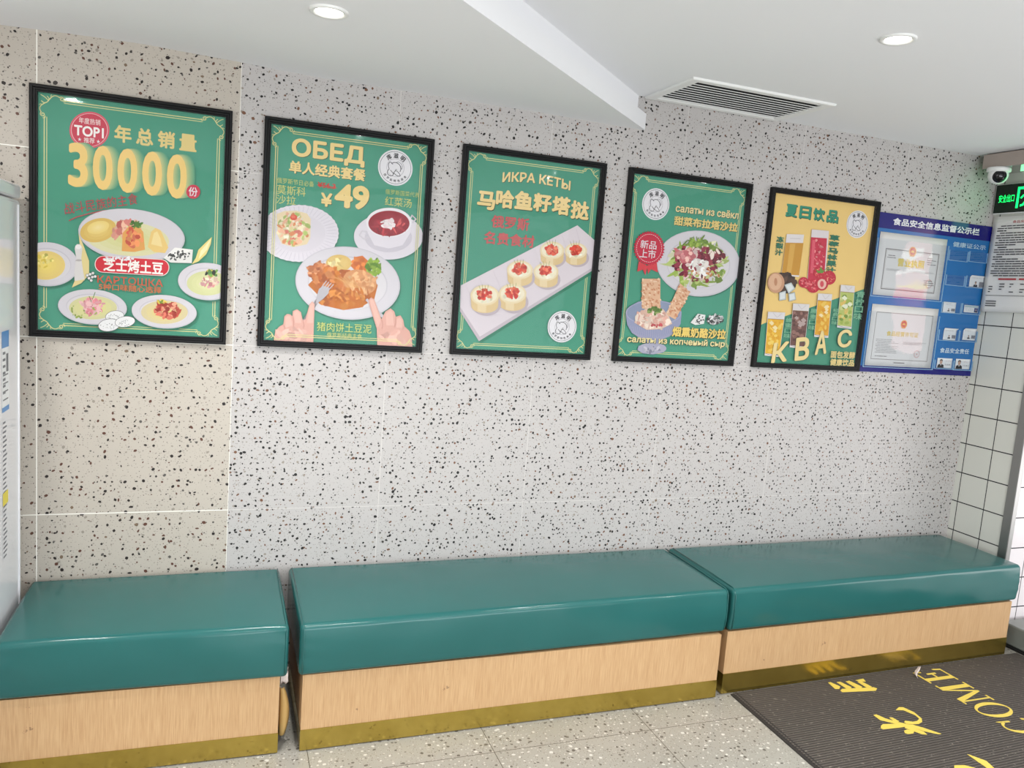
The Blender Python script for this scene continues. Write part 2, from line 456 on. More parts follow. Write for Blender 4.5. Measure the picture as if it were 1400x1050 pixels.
# ------------------------------------------------------------------ things in the gap and on the floor
M_card = simple('tan_cardboard', (204, 168, 104), .6)
M_tissue = simple('tissue_paper', (226, 214, 208), .8)
def sheet(name, pts_rows, mats, th=.0015, parent=None, smooth=True):
    """thin solid sheet from a grid of points"""
    n, k = len(pts_rows), len(pts_rows[0])
    v = [Vector(p) for r in pts_rows for p in r]
    f = [(i*k+j, i*k+j+1, (i+1)*k+j+1, (i+1)*k+j) for i in range(n-1) for j in range(k-1)]
    o = pydata(name, v, f, mats, parent, smooth)
    md = o.modifiers.new('s', 'SOLIDIFY'); md.thickness = th; md.offset = 0
    return o
rows = []
for i in range(9):
    t = i/8; z = .036+.165*t
    w = .032*math.sin(math.pi*(.18+.72*t))**.8
    rows.append([(.796+w*s, -.455-.012*math.sin(math.pi*s)+.004*t, z) for s in (0, .25, .5, .75, 1)])
tag(sheet('cardboard_flap', rows, M_card, .003), 'bent tan cardboard strip stuck in the gap between the two left benches', 'cardboard')
rows = []
rnd = random.Random(4)
for i in range(7):
    rows.append([(.797+.024*j/5+rnd.uniform(-.002, .002), -.44+rnd.uniform(-.006, .006)-.008*math.sin(i), .208+.055*i/6+rnd.uniform(-.003, .003)) for j in range(6)])
tag(sheet('tissue', rows, M_tissue, .001), 'crumpled white tissue stuffed in the gap above the tan cardboard', 'tissue')
rows = []
for i in range(7):
    t = i/6
    rows.append([(3.560-.075*t+.052*(s-.5)*math.sin(math.pi*min(.18+t*.8, 1)), -.528-.066*t+.016*s, .013+.010*s+.008*math.sin(3.1*t)+.004*math.sin(9*t+4*s)) for s in (0, .25, .5, .75, 1)])
tag(sheet('paper_scrap', rows, M_tissue, .001), 'crumpled white paper scrap lying on the mat against the brass kick plate', 'litter')

# door mat with ribs and yellow lettering
m, nt, b = new_mat('ribbed_mat'); g = G(nt)
x, y, z = g.xyz(g.pos())
n = g.noise(g.comb(x, y), 60, 4, .7); n2 = g.noise(g.comb(x, y), 4, 3)
rib = g.m('SINE', g.m('MULTIPLY', g.m('ADD', y, g.m('MULTIPLY', x, -.02)), 2*math.pi/.0125))
rib = g.m('MULTIPLY_ADD', rib, .5, .5)
col = g.mix(n2, lin((84, 78, 72)), lin((112, 104, 96)))
col = g.mix(g.m('MULTIPLY', rib, .75), lin((52, 47, 44)), col)
col = g.mix(g.m('MULTIPLY', g.m('GREATER_THAN', n, .62), .5), col, lin((150, 142, 130)))
nt.links.new(col, b.inputs['Base Color']); b.inputs['Roughness'].default_value = .75
g.put(b.inputs['Normal'], g.bump(g.m('ADD', rib, g.m('MULTIPLY', n, .4)), .5, .004))
M_mat = m
M_yellow = simple('mat_yellow', (232, 206, 92), .6)
M_edge = simple('mat_edge', (46, 42, 40), .7)
MX0, MX1, MY0, MY1 = 2.578, 4.235, -2.2, -.512
mat = thing('door_mat', (3.4, -1.35, 0), 'grey ribbed door mat with yellow lettering in front of the right bench', 'door mat')
moff = Matrix.Translation((-3.4, 1.35, 0))
bm = bmesh.new()
def mat_front(xx): return (-.512 + (xx-2.578)/(4.235-2.578)*.028)
lo = [(MX0, mat_front(MX0)-.0), (MX1, mat_front(MX1)), (MX1, MY0), (MX0-.03, MY0)]
A = [bm.verts.new((*p, .001)) for p in lo]; B = [bm.verts.new((p[0], p[1], .008)) for p in lo]
bm.faces.new(A[::-1]); bm.faces.new(B)
for i in range(4): bm.faces.new((A[i], A[(i+1) % 4], B[(i+1) % 4], B[i]))
bm.transform(moff); obj('ribbed_pad', bm, M_mat, mat)
bm = bmesh.new(); e0 = [(MX0-.012, mat_front(MX0)), (MX0+.014, mat_front(MX0)), (MX0-.016, MY0), (MX0-.042, MY0)]
A = [bm.verts.new((*p, .0)) for p in e0]; B = [bm.verts.new((p[0], p[1], .0092 if k in (1, 2) else .004)) for k, p in enumerate(e0)]
bm.faces.new(A[::-1]); bm.faces.new(B)
for i in range(4): bm.faces.new((A[i], A[(i+1) % 4], B[(i+1) % 4], B[i]))
bm.transform(moff); obj('border', bm, M_edge, mat)
def mat_shapes(polys):
    bm = bmesh.new()
    for k, pl in enumerate(polys):
        zt = .0094+.00003*(k % 20)
        A = [bm.verts.new((*p, .0078)) for p in pl]; B = [bm.verts.new((*p, zt)) for p in pl]
        for i in range(len(A)): bm.faces.new((A[i], A[(i+1) % len(A)], B[(i+1) % len(A)], B[i]))
        if len(B) <= 4: bm.faces.new(B)
        else:
            for q in tessellate_polygon([[Vector((*p, 0)) for p in pl]]): bm.faces.new([B[n] for n in q])
    bm.transform(moff); return bm
# crop of the photograph at (1100,900), 4.667 px per px, laid on the mat
def M(u, v): p = on(1100+u/4.6667, 900+v/4.6667, 2, .009); return (p.x, p.y)
strokes = [
 # 光
 [(440, 362), (458, 358), (520, 385), (600, 408), (640, 416), (640, 428), (590, 420), (480, 392)],
 [(540, 378), (560, 378), (604, 402), (580, 408)],
 [(582, 330), (602, 312), (628, 312), (700, 345), (748, 385), (750, 405), (728, 418), (690, 420), (650, 418), (636, 408), (640, 398), (690, 405), (718, 400), (732, 386), (705, 362), (630, 330)],
 [(487, 432), (500, 420), (600, 418), (650, 418), (652, 434), (600, 442), (500, 452), (487, 446)],
 [(640, 420), (690, 424), (760, 444), (872, 482), (850, 483), (770, 466), (690, 444), (640, 434)],
 [(640, 432), (680, 440), (760, 468), (782, 486), (750, 484), (690, 462), (640, 444)],
 [(635, 462), (655, 455), (700, 462), (695, 478), (660, 482), (640, 476)],
 # 临
 [(228, 205), (240, 195), (440, 185), (463, 192), (455, 206), (240, 215)],
 [(150, 155), (165, 152), (228, 180), (222, 195), (195, 195)], [(205, 152), (228, 150), (300, 185), (290, 195), (265, 192)],
 [(262, 148), (285, 143), (368, 182), (355, 192), (330, 190)], [(325, 140), (375, 130), (390, 148), (350, 148)], [(338, 150), (360, 146), (430, 182), (415, 188), (395, 186)],
 # 迎
 [(1038, 612), (1060, 618), (1160, 655), (1210, 700), (1190, 720), (1150, 690)], [(955, 684), (1020, 682), (1090, 700), (1090, 760), (960, 760)],
]
for i, j in ((0, 7), (7, 13), (13, 15)): obj('lettering', mat_shapes([[M(*p) for p in s] for s in strokes[i:j]]), M_yellow, mat)   # one part per character
# W E L C O M E in roman capitals; reading direction +y, top of the letters towards -x
def serif(ch):
    P = []
    def ring(cx, cy, rx, ry, w1, w2, a0=0, a1=360, n=40):
        for i in range(n):
            q = []
            for a, k in ((i, 0), (i+1, 0), (i+1, 1), (i, 1)):
                t = math.radians(a0+(a1-a0)*a/n)
                rxx, ryy = (rx, ry) if k == 0 else (rx-w1, ry-w2)
                q.append((cx+rxx*math.cos(t), cy+ryy*math.sin(t)))
            P.append(q)
    if ch == 'O': ring(.5, .5, .5, .52, .17, .04)
    if ch == 'C': ring(.52, .5, .5, .52, .17, .04, 42, 318); P.append([(.80, .62), (.88, .62), (.93, 1.0), (.86, .92)]); P.append([(.86, .1), (.92, .2), (.80, .2)])
    if ch == 'E':
        P += [[(.14, 0), (.32, 0), (.32, 1), (.14, 1)], [(.0, 0), (.14, 0), (.14, .05), (.0, .04)], [(.0, 1), (.14, 1), (.14, .95), (.0, .96)],
              [(.32, .95), (.80, .95), (.82, 1), (.32, 1)], [(.74, .76), (.82, .76), (.82, 1), (.76, .95)], [(.32, 0), (.85, 0), (.85, .05), (.32, .05)], [(.78, .05), (.85, 0), (.9, .27), (.84, .27)],
              [(.32, .48), (.6, .48), (.6, .53), (.32, .53)], [(.56, .36), (.64, .36), (.64, .66), (.56, .66)]]
    if ch == 'M':
        P += [[(.12, 0), (.17, 0), (.17, 1), (.12, 1)], [(.0, 0), (.3, 0), (.3, .045), (.0, .045)], [(.0, .955), (.2, .955), (.2, 1), (.0, 1)], [(.12, 1), (.32, 1), (.62, .06), (.54, .0)],
              [(.54, 0), (.60, .0), (.92, 1), (.86, 1)], [(.86, 0), (1.04, 0), (1.04, 1), (.86, 1)], [(.74, 0), (1.16, 0), (1.16, .045), (.74, .045)], [(1.0, .955), (1.16, .955), (1.16, 1), (1.0, 1)]]
    if ch == 'L': P += [[(.14, 0), (.32, 0), (.32, 1), (.14, 1)], [(.0, .95), (.46, .95), (.46, 1), (.0, 1)], [(.0, 0), (.85, 0), (.85, .05), (.0, .05)], [(.78, .05), (.85, 0), (.9, .3), (.84, .3)]]
    if ch == 'W': P += [[(.0, .955), (.4, .955), (.4, 1), (.0, 1)], [(.1, 1), (.28, 1), (.5, .1), (.42, 0)], [(.42, 0), (.48, 0), (.72, 1), (.64, 1)], [(.56, 1), (.74, 1), (.96, .1), (.88, 0)], [(.88, 0), (.94, 0), (1.2, 1), (1.13, 1)], [(1.0, .955), (1.3, .955), (1.3, 1), (1.0, 1)]]
    return P
def mat_letter(ch, y0, wy, xb, hx):
    return [[(xb-hx*q[1], y0+wy*q[0]) for q in pl] for pl in serif(ch)]
for ch, y0, wy in (('E', -.632, .115), ('M', -.806, .13), ('O', -.922, .108), ('C', -1.04, .104), ('L', -1.16, .1), ('E', -1.275, .1), ('W', -1.45, .13)):
    obj('lettering', mat_shapes(mat_letter(ch, y0, wy, 3.68, .165)), M_yellow, mat)

# ------------------------------------------------------------------ refrigerator at the left
M_fridge = simple('white_enamel', (226, 226, 230), .12, 0, .5)
M_fridge2 = simple('grey_gasket', (120, 122, 126), .5)
fr = thing('refrigerator', (-.40, -.40, 0), 'white upright refrigerator with an energy label, at the left end of the wall', 'refrigerator')
F = lambda a: (a[0]+.40, a[1]+.40, a[2])
boxo('body', F((-.75, -.68, .03)), F((-.03, -.078, 1.735)), M_fridge, fr, .012, 3)
boxo('top_cover', F((-.752, -.69, 1.738)), F((-.028, -.076, 1.783)), M_fridge, fr, .012, 3)
boxo('side_rib', F((-.032, -.112, .1)), F((-.0265, -.100, 1.72)), M_fridge, fr, .002, 2)
d = boxo('door', F((-.75, -.745, .08)), F((-.03, -.688, 1.73)), M_fridge, fr, .014, 3)
boxo('handle', F((-.11, -.785, .75)), F((-.085, -.744, 1.15)), M_fridge2, d, .006)
boxo('plinth', F((-.73, -.66, 0)), F((-.05, -.1, .031)), M_fridge2, fr)
M_lab_w = simple('label_white', (228, 230, 232), .4); M_lab_b = simple('label_blue', (86, 140, 196), .4)
M_lab_t = simple('label_print', (110, 112, 118), .5); M_lab_y = simple('label_yellow', (224, 206, 60), .4)
def side_rect(y0, y1, z0, z1, k=0): return [F((-.0296+.00025*k, y, z)) for y, z in ((y0, z0), (y1, z0), (y1, z1), (y0, z1))]
def flat(name, quads, mats, idx, parent):
    v, f = [], []
    for q in quads: f.append(tuple(range(len(v), len(v)+len(q)))); v += list(q)
    o = pydata(name, v, f, mats, parent, fix=False)
    for p, i in zip(o.data.polygons, idx): p.material_index = i
    return o
q = [side_rect(-.310, -.228, 1.09, 1.335)]; ix = [0]
q += [side_rect(-.310, -.228, 1.285, 1.335, 1), side_rect(-.310, -.228, 1.09, 1.105, 1)]; ix += [1, 1]
for k in range(7): q.append(side_rect(-.30, -.27, 1.265-.02*k, 1.273-.02*k, 1)); ix.append(2)
q.append(side_rect(-.26, -.235, 1.21, 1.265, 1)); ix.append(2)
for k in range(4): q.append(side_rect(-.30, -.24, 1.125+.025*k, 1.129+.025*k, 2)); ix.append(2)
flat('energy_label', q, [M_lab_w, M_lab_b, M_lab_t], ix, fr)
q = [side_rect(-.31, -.24, .62, 1.08)]; ix = [0]
for k in range(30):
    z = 1.06-.0145*k
    q.append(side_rect(-.302, -.302+.05*(.6+.4*((k*37) % 10)/10), z-.006, z, 1)); ix.append(1)
q.append(side_rect(-.308, -.245, .80, .84, 2)); ix.append(2)
flat('data_sheet', q, [M_fridge, M_lab_t, M_lab_y], ix, fr)

# ------------------------------------------------------------------ ceiling fittings
M_white = simple('white_plastic', (236, 236, 234), .35)
M_slot = simple('vent_dark', (8, 8, 9), .9)
vt = thing('air_vent', (2.525, -.19, ZHIGH), 'white slatted air conditioning grille in the ceiling above the wall', 'vent')
vx, vy = .333, .182
bm = bmesh.new(); rings = []
for sx, sy in ((-1, -1), (1, -1), (1, 1), (-1, 1)):
    rings.append([bm.verts.new((sx*(vx-a_), sy*(vy-b_), z_)) for a_, b_, z_ in ((0, 0, 0), (0, 0, -.006), (.003, .003, -.009), (.038, .030, -.009), (.042, .034, -.006), (.042, .034, 0))])
for i in range(4):
    for k in range(5): bm.faces.new((rings[i][k], rings[(i+1) % 4][k], rings[(i+1) % 4][k+1], rings[i][k+1]))
obj('frame', bm, M_white, vt)
boxo('duct', (-vx+.03, -vy+.03, -.001), (vx-.03, vy-.03, .001), M_slot, vt)
ns = 9
for k in range(ns):
    y = -vy+.036+(2*vy-.066)*(k+1)/(ns+1)
    bm = bmesh.new(); box(bm, (-vx+.04, -.0062, -.0008), (vx-.04, .0062, .0008))
    bmesh.ops.rotate(bm, verts=bm.verts, matrix=Matrix.Rotation(math.radians(9), 3, 'X')); bmesh.ops.translate(bm, verts=bm.verts, vec=(0, y, -.007))
    obj('slat', bm, M_white, vt)

M_lens = simple('lamp_lens', (255, 250, 240), .3, emit=(255, 248, 236), es=14)
def downlight(x, y, z, label, watt=15, spread=172):
    t = thing('downlight', (x, y, z), label, 'ceiling light', 'recessed ceiling downlights')
    bm = bmesh.new(); lathe(bm, [(.052, .001), (.052, -.003), (.049, -.006), (.041, -.006), (.036, -.001), (.034, .001)], 36); obj('trim_ring', bm, M_white, t, True)
    bm = bmesh.new(); lathe(bm, [(0, -.0035), (.02, -.003), (.0365, -.0005)], 32); obj('lens', bm, M_lens, t, True)
    l = bpy.data.lights.new('downlight_lamp', 'AREA'); l.shape = 'DISK'; l.size = .06; l.energy = watt; l.color = (1, .98, .95); l.spread = math.radians(spread)
    o = bpy.data.objects.new('downlight_lamp', l); COL.objects.link(o); o.parent = t; o.location = (0, 0, -.0085)
    return t
downlight(.826, -.758, ZLOW, 'recessed round downlight in the lower ceiling, above the two left benches', 9, 110)
downlight(2.452, -1.071, ZHIGH, 'recessed round downlight in the higher ceiling, right of the air grille', 9, 110)
for x, y, z in ((-.09, -1.13, ZLOW), (1.31, -1.95, ZHIGH), (2.88, -2.7, ZHIGH), (2.45, -4.0, ZHIGH), (.8, -3.9, ZHIGH), (3.7, -1.9, ZHIGH)):  # early entries follow poster glints; the later ones are unseen lamps added for light
    downlight(x, y, z, 'unseen recessed round downlight in the ceiling behind the camera')
# ------------------------------------------------------------------ printed pictures
m, nt, b = new_mat('printed_ink')
at = nt.nodes.new('ShaderNodeAttribute'); at.attribute_name = 'ink'
nt.links.new(at.outputs['Color'], b.inputs['Base Color']); b.inputs['Roughness'].default_value = .5
b.inputs['Specular IOR Level'].default_value = .25
M_ink = m
M_frame = simple('black_frame', (12, 12, 14), .45, 0, .25)
m = bpy.data.materials.new('clear_film'); m.use_nodes = True; nt = m.node_tree; nt.nodes.clear(); g = G(nt)
gl = g.n('ShaderNodeBsdfGlossy'); gl.inputs['Roughness'].default_value = .03
tr = g.n('ShaderNodeBsdfTransparent'); fr_ = g.n('ShaderNodeFresnel'); fr_.inputs[0].default_value = 1.45
p = g.pos(); h = g.m('ADD', g.noise(p, 3.2, 2), g.m('MULTIPLY', g.noise(p, 9, 2), .25))
nb = g.bump(h, .3, .012); g.put(gl.inputs['Normal'], nb)
mx = g.n('ShaderNodeMixShader'); geo = g.n('ShaderNodeNewGeometry'); g.put(mx.inputs[0], g.m('MULTIPLY', fr_.outputs[0], g.m('SUBTRACT', 1.0, geo.outputs['Backfacing']))); g.put(mx.inputs[1], tr.outputs[0]); g.put(mx.inputs[2], gl.outputs[0])
out = g.n('ShaderNodeOutputMaterial'); nt.links.new(mx.outputs[0], out.inputs[0])
M_film = m

_glyphs = {}
def glyphs(s, bold):
    """outline of a word scaled to the unit square; bold strokes are thickened by shifted copies"""
    k = (s, bold)
    if k not in _glyphs:
        cu = bpy.data.curves.new('t', 'FONT'); cu.body = s; cu.size = 1; cu.resolution_u = 4
        o = bpy.data.objects.new('t', cu); COL.objects.link(o); bpy.context.view_layer.update()
        me = bpy.data.meshes.new_from_object(o.evaluated_get(bpy.context.evaluated_depsgraph_get()))
        v0 = [(q.co.x, q.co.y) for q in me.vertices]; f0 = [tuple(p.vertices) for p in me.polygons]
        bpy.data.objects.remove(o); bpy.data.curves.remove(cu); bpy.data.meshes.remove(me)
        if any(ord(ch) < 0x2000 for ch in s):           # letters drawn with overlapping contours: keep one layer of faces
            r_ = delaunay_2d_cdt([Vector(q) for q in v0], [], f0, 1, 1e-5)
            def inside(c_, tri):
                sg = [(v0[tri[k]][0]-v0[tri[k-1]][0])*(c_[1]-v0[tri[k-1]][1])-(v0[tri[k]][1]-v0[tri[k-1]][1])*(c_[0]-v0[tri[k-1]][0]) for k in range(len(tri))]
                return min(sg) >= 0 or max(sg) <= 0
            p_ = [tuple(q) for q in r_[0]]
            keep = [tuple(q) for q in r_[2] if any(inside((sum(p_[i][0] for i in q)/3, sum(p_[i][1] for i in q)/3), t_) for t_ in f0)]
            v0, f0 = p_, keep
        v, f, n = [], [], (12 if bold == .031 else 6 if bold else 1)
        for i in range(n):
            dx, dy = (bold*math.cos(i*2*math.pi/n+.5), bold*math.sin(i*2*math.pi/n+.5)) if bold else (0, 0)
            f.append([tuple(len(v)+j for j in q) for q in f0]); v += [(a+dx, b_+dy) for a, b_ in v0]
        x0, x1 = min(q[0] for q in v), max(q[0] for q in v); y0, y1 = min(q[1] for q in v), max(q[1] for q in v)
        _glyphs[k] = ([((a-x0)/(x1-x0), (b_-y0)/(y1-y0)) for a, b_ in v], f, (x1-x0)/(y1-y0))
    return _glyphs[k]

class Print:
    """flat ink on one sheet: x to the right, z up, each layer a hair in front of the last"""
    def __init__(s, origin, clip=None, crop=None, plane=-.006):
        s.o = Vector(origin); s.clip = clip; s.crop = crop; s.plane = plane
        s.parts = {'print': ([], [], [])}; s.d = 0; s.k = 0; s.group = None
        s.fine = 6e-6; s.step = 2.5e-5; s.copy = 1.4e-5
    def c(s, u, v):
        ox, oy, sc = s.crop
        p = on(ox+u/sc, oy+v/sc, 1, s.plane); return (p.x-s.o.x, p.z-s.o.z)
    def cs(s, pts): return [s.c(*p) for p in pts]
    def _clip(s, poly):
        if not s.clip: return poly
        x0, z0, x1, z1 = s.clip
        for ax, val, sg in ((0, x0, 1), (0, x1, -1), (1, z0, 1), (1, z1, -1)):
            out = []
            for i in range(len(poly)):
                a, b_ = poly[i-1], poly[i]
                ia, ib = (a[ax]-val)*sg >= 0, (b_[ax]-val)*sg >= 0
                if ia != ib:
                    t = (val-a[ax])/(b_[ax]-a[ax]); out.append(tuple(a[k]+t*(b_[k]-a[k]) for k in (0, 1)))
                if ib: out.append(b_)
            poly = out
            if not poly: return []
        return poly
    def raw(s, pts, faces, cols, part='print', fine=False):
        s.d += s.fine if fine else s.step
        if s.group: part = s.group
        cols = [tuple(.84*q for q in c_) for c_ in cols]
        V, Fc, C = s.parts.setdefault(part, ([], [], [])); n = len(V)
        if faces and isinstance(faces[0], list):        # a heap of shifted copies, each a hair in front of the last
            k = len(pts)//len(faces)
            V += [(p[0], -s.d-(i//k)*s.copy, p[1]) for i, p in enumerate(pts)]; s.d += s.copy*len(faces)
            faces = [f for c_ in faces for f in c_]
        else: V += [(p[0], -s.d, p[1]) for p in pts]
        Fc += [tuple(n+i for i in f) for f in faces]
        C += cols
    def poly(s, pts, col, part='print', fine=False):
        pts = s._clip(list(pts))
        if len(pts) < 3: return
        ps = [(p[0], p[1]) for p in pts]
        fs = [tuple(range(len(ps)))] if len(ps) <= 4 else [tuple(q) for q in tessellate_polygon([[Vector((*p, 0)) for p in ps]])]
        s.raw(ps, fs, [lin(col)]*len(ps), part, fine)
    def P(s, pts, col, part='print', fine=False): s.poly(s.cs(pts), col, part, fine)
    def rect(s, x0, z0, x1, z1, col, part='print'): s.poly([(x0, z0), (x1, z0), (x1, z1), (x0, z1)], col, part)
    def ell_local(s, cx, cz, rx, rz, col, part='print', n=40, fine=False, rot=0):
        cr, sr = math.cos(rot), math.sin(rot)
        s.poly([(cx+rx*math.cos(t)*cr-rz*math.sin(t)*sr, cz+rx*math.cos(t)*sr+rz*math.sin(t)*cr) for t in (2*math.pi*k/n for k in range(n))], col, part, fine)
    def E(s, cx, cy, rx, ry, col, rot=0, n=40, fine=False):
        cr, sr = math.cos(math.radians(rot)), math.sin(math.radians(rot))
        s.P([(cx+rx*math.cos(t)*cr-ry*math.sin(t)*sr, cy+rx*math.cos(t)*sr+ry*math.sin(t)*cr) for t in (2*math.pi*k/n for k in range(n))], col, fine=fine)
    def grad(s, cx, cy, rx, ry, c_in, c_out, rot=0, k=5):
        for i in range(k):
            t = i/(k-1); q = 1-.9*t
            s.E(cx, cy, rx*q, ry*q, [c_out[j]+(c_in[j]-c_out[j])*t for j in range(3)], rot, fine=True)
    def blobs(s, cx, cy, rx, ry, n, size, cols, seed, rot=0, stretch=1.6):
        r = random.Random(seed)
        cr, sr = math.cos(math.radians(rot)), math.sin(math.radians(rot))
        for _ in range(n):
            a, q = r.uniform(0, 6.283), math.sqrt(r.random())
            px, py = rx*q*math.cos(a), ry*q*math.sin(a)
            x, y = cx+px*cr-py*sr, cy+px*sr+py*cr
            c0 = r.choice(cols); j = r.uniform(.9, 1.08); c0 = [min(255, v*j) for v in c0]
            w = size*r.uniform(.55, 1.3); b_ = r.uniform(0, 3.14); st = r.uniform(1, stretch)
            k = r.randint(6, 9)
            pts = []
            for i in range(k):
                t = 2*math.pi*i/k; q2 = w*r.uniform(.75, 1.15)
                ex, ey = q2*st*math.cos(t), q2/st*math.sin(t)
                pts.append((x+ex*math.cos(b_)-ey*math.sin(b_), y+ex*math.sin(b_)+ey*math.cos(b_)))
            s.P(pts, c0, fine=True)
    def stroke(s, pts, w, col, part='print', fine=False, taper=False):
        n = len(pts); L, R_ = [], []
        for i, p in enumerate(pts):
            a, b_ = pts[max(i-1, 0)], pts[min(i+1, n-1)]
            dx, dz = b_[0]-a[0], b_[1]-a[1]; d = math.hypot(dx, dz) or 1
            ww = w/2*(1 if not taper else max(.25, math.sin(math.pi*min(max(i/(n-1), .08), .92))))
            L.append((p[0]-dz/d*ww, p[1]+dx/d*ww)); R_.append((p[0]+dz/d*ww, p[1]-dx/d*ww))
        s.raw(L+R_, [(i, i+1, n+i+1, n+i) for i in range(n-1)], [lin(col)]*(2*n), part, fine)
    def L(s, pts, w, col, part='print', fine=True): s.stroke(s.cs(pts), w, col, part, fine)
    def text_quad(s, t, TL, TR, BL, BR, col, bold=0.0, shadow=None, sh=(.0018, -.0018), part='lettering', arc=0, flip=False, col2=None):
        v, f, _ = glyphs(t, bold)
        if part == 'lettering': s.k += 1; part = 'lettering.%03d' % s.k      # every line of writing is a part of its own
        def at(a, b_):
            top = [TL[i]+(TR[i]-TL[i])*a for i in (0, 1)]; bot = [BL[i]+(BR[i]-BL[i])*a for i in (0, 1)]
            z = arc*4*a*(1-a)
            return (bot[0]+(top[0]-bot[0])*b_, bot[1]+(top[1]-bot[1])*b_+z)
        pts = [at(a, b_) for a, b_ in v]
        if shadow: s.raw([(p[0]+sh[0], p[1]+sh[1]) for p in pts], f, [lin(shadow)]*len(pts), part)
        cc = [lin(col)]*len(pts) if col2 is None else [tuple(a_+(b2-a_)*min(1, max(0, q[0])) for a_, b2 in zip(lin(col), lin(col2))) for q in v]
        s.raw(pts, f, cc, part)
    def T(s, t, tl, br, col, bold=0.0, **kw):
        """text set upright on the sheet: top left corner, right end and height at its left end"""
        u1, h = br
        a, d = s.c(*tl), s.c(tl[0], tl[1]+h)
        x1 = s.c(u1, tl[1]+.09*(u1-tl[0]))[0]
        s.text_quad(t, a, (x1, a[1]), (a[0], d[1]), (x1, d[1]), col, bold, **kw)
    def TQ(s, t, tl, tr, bl, col, bold=0.0, **kw):
        br = (tr[0]+bl[0]-tl[0], tr[1]+bl[1]-tl[1])
        s.text_quad(t, s.c(*tl), s.c(*tr), s.c(*bl), s.c(*br), col, bold, **kw)
    def TV(s, t, tl, br, col, bold=0.0, **kw):
        a, b_ = s.c(*tl), s.c(*br); n = len(t); h = (a[1]-b_[1])/n
        s.k += 1; s.group = 'lettering.%03d' % s.k
        for i, ch in enumerate(t):
            z1 = a[1]-h*i; z0 = z1-h*.88
            s.text_quad(ch, (a[0], z1), (b_[0], z1), (a[0], z0), (b_[0], z0), col, bold, **kw)
        s.group = None
    def arc_text(s, t, cx, cz, r, h, a0, a1, col, bold=0.0, inside=False, part='lettering', wf=.95):
        """characters set round a circle (angles in degrees, 90 = top)"""
        n = len(t)
        for i, ch in enumerate(t):
            a = math.radians(a0+(a1-a0)*(i/(n-1) if n > 1 else .5))
            ux = Vector((math.cos(a), math.sin(a)))
            up = -ux if inside else ux
            rt = Vector((up.y, -up.x)); c0 = Vector((cx, cz))+ux*r; w = h*wf
            q = [c0-rt*w/2+up*h/2, c0+rt*w/2+up*h/2, c0-rt*w/2-up*h/2, c0+rt*w/2-up*h/2]
            s.text_quad(ch, *q, col, bold, part=part)
    def build(s, parent, names=None):
        for k, (V, Fc, C) in s.parts.items():
            if not V: continue
            nm = k.split('.')[0]
            me = bpy.data.meshes.new(nm); me.from_pydata(V, [], Fc); me.update()
            ca = me.color_attributes.new('ink', 'FLOAT_COLOR', 'POINT')
            ca.data.foreach_set('color', [x for c_ in C for x in (*c_, 1)])
            # faces look out of the wall
            bm = bmesh.new(); bm.from_mesh(me); bm.normal_update()
            bad = [f for f in bm.faces if f.normal.y > 0]
            if bad: bmesh.ops.reverse_faces(bm, faces=bad)
            bm.to_mesh(me); bm.free()
            link(nm, me, M_ink, parent)

GREEN, GOLD, GOLD2 = (72, 154, 127), (244, 216, 146), (224, 220, 154)
def scroll_corner(p, cx, cz, sx, sz, k=1.0, col=GOLD2):
    """an ornamental corner: two curls joined by leafy s-curves"""
    def put(pts): return [(cx+sx*x*k, cz-sz*y*k) for x, y in pts]
    def spiral(x0, y0, r, a0, turns, d=1, n=26):
        return [(x0+r*(1-.75*i/n)*math.cos(a0+d*turns*6.283*i/n), y0+r*(1-.75*i/n)*math.sin(a0+d*turns*6.283*i/n)) for i in range(n+1)]
    def bez(a, b_, c_, d_, n=18):
        o = []
        for i in range(n+1):
            t = i/n; q = 1-t
            o.append(tuple(q**3*a[j]+3*q*q*t*b_[j]+3*q*t*t*c_[j]+t**3*d_[j] for j in (0, 1)))
        return o
    for fl in (0, 1):
        f = (lambda L: [(y, x) for x, y in L]) if fl else (lambda L: L)
        for c_, w in ((spiral(.064, .010, .0075, 3.6, 1.3), .0026), (bez((.058, .006), (.045, -.004), (.036, .004), (.026, .020)), .0028),
                      (bez((.026, .020), (.020, .030), (.012, .030), (.006, .022)), .0024), (bez((.040, .004), (.034, .010), (.030, .004), (.036, .000)), .0018),
                      (bez((.068, .016), (.074, .02), (.078, .014), (.075, .010)), .002)):
            p.stroke(put(f(c_)), w*k, col, fine=True)
    p.stroke(put(bez((.004, .004), (.012, .006), (.02, .012), (.026, .020))), .0024*k, col)
def border(p, x0, z0, x1, z1, k=1.0):
    for ins, w in ((.017, .0028), (.0245, .0022)):
        i = ins*k; a = .075*k
        p.rect(x0+a, z1-i-w, x1-a, z1-i, GOLD2); p.rect(x0+a, z0+i, x1-a, z0+i+w, GOLD2)
        p.rect(x0+i, z0+a, x0+i+w, z1-a, GOLD2); p.rect(x1-i-w, z0+a, x1-i, z1-a, GOLD2)
    for cx, sx in ((x0, 1), (x1, -1)):
        for cz, sz in ((z1, 1), (z0, -1)): scroll_corner(p, cx+sx*.004, cz-sz*.004, sx, sz, k)
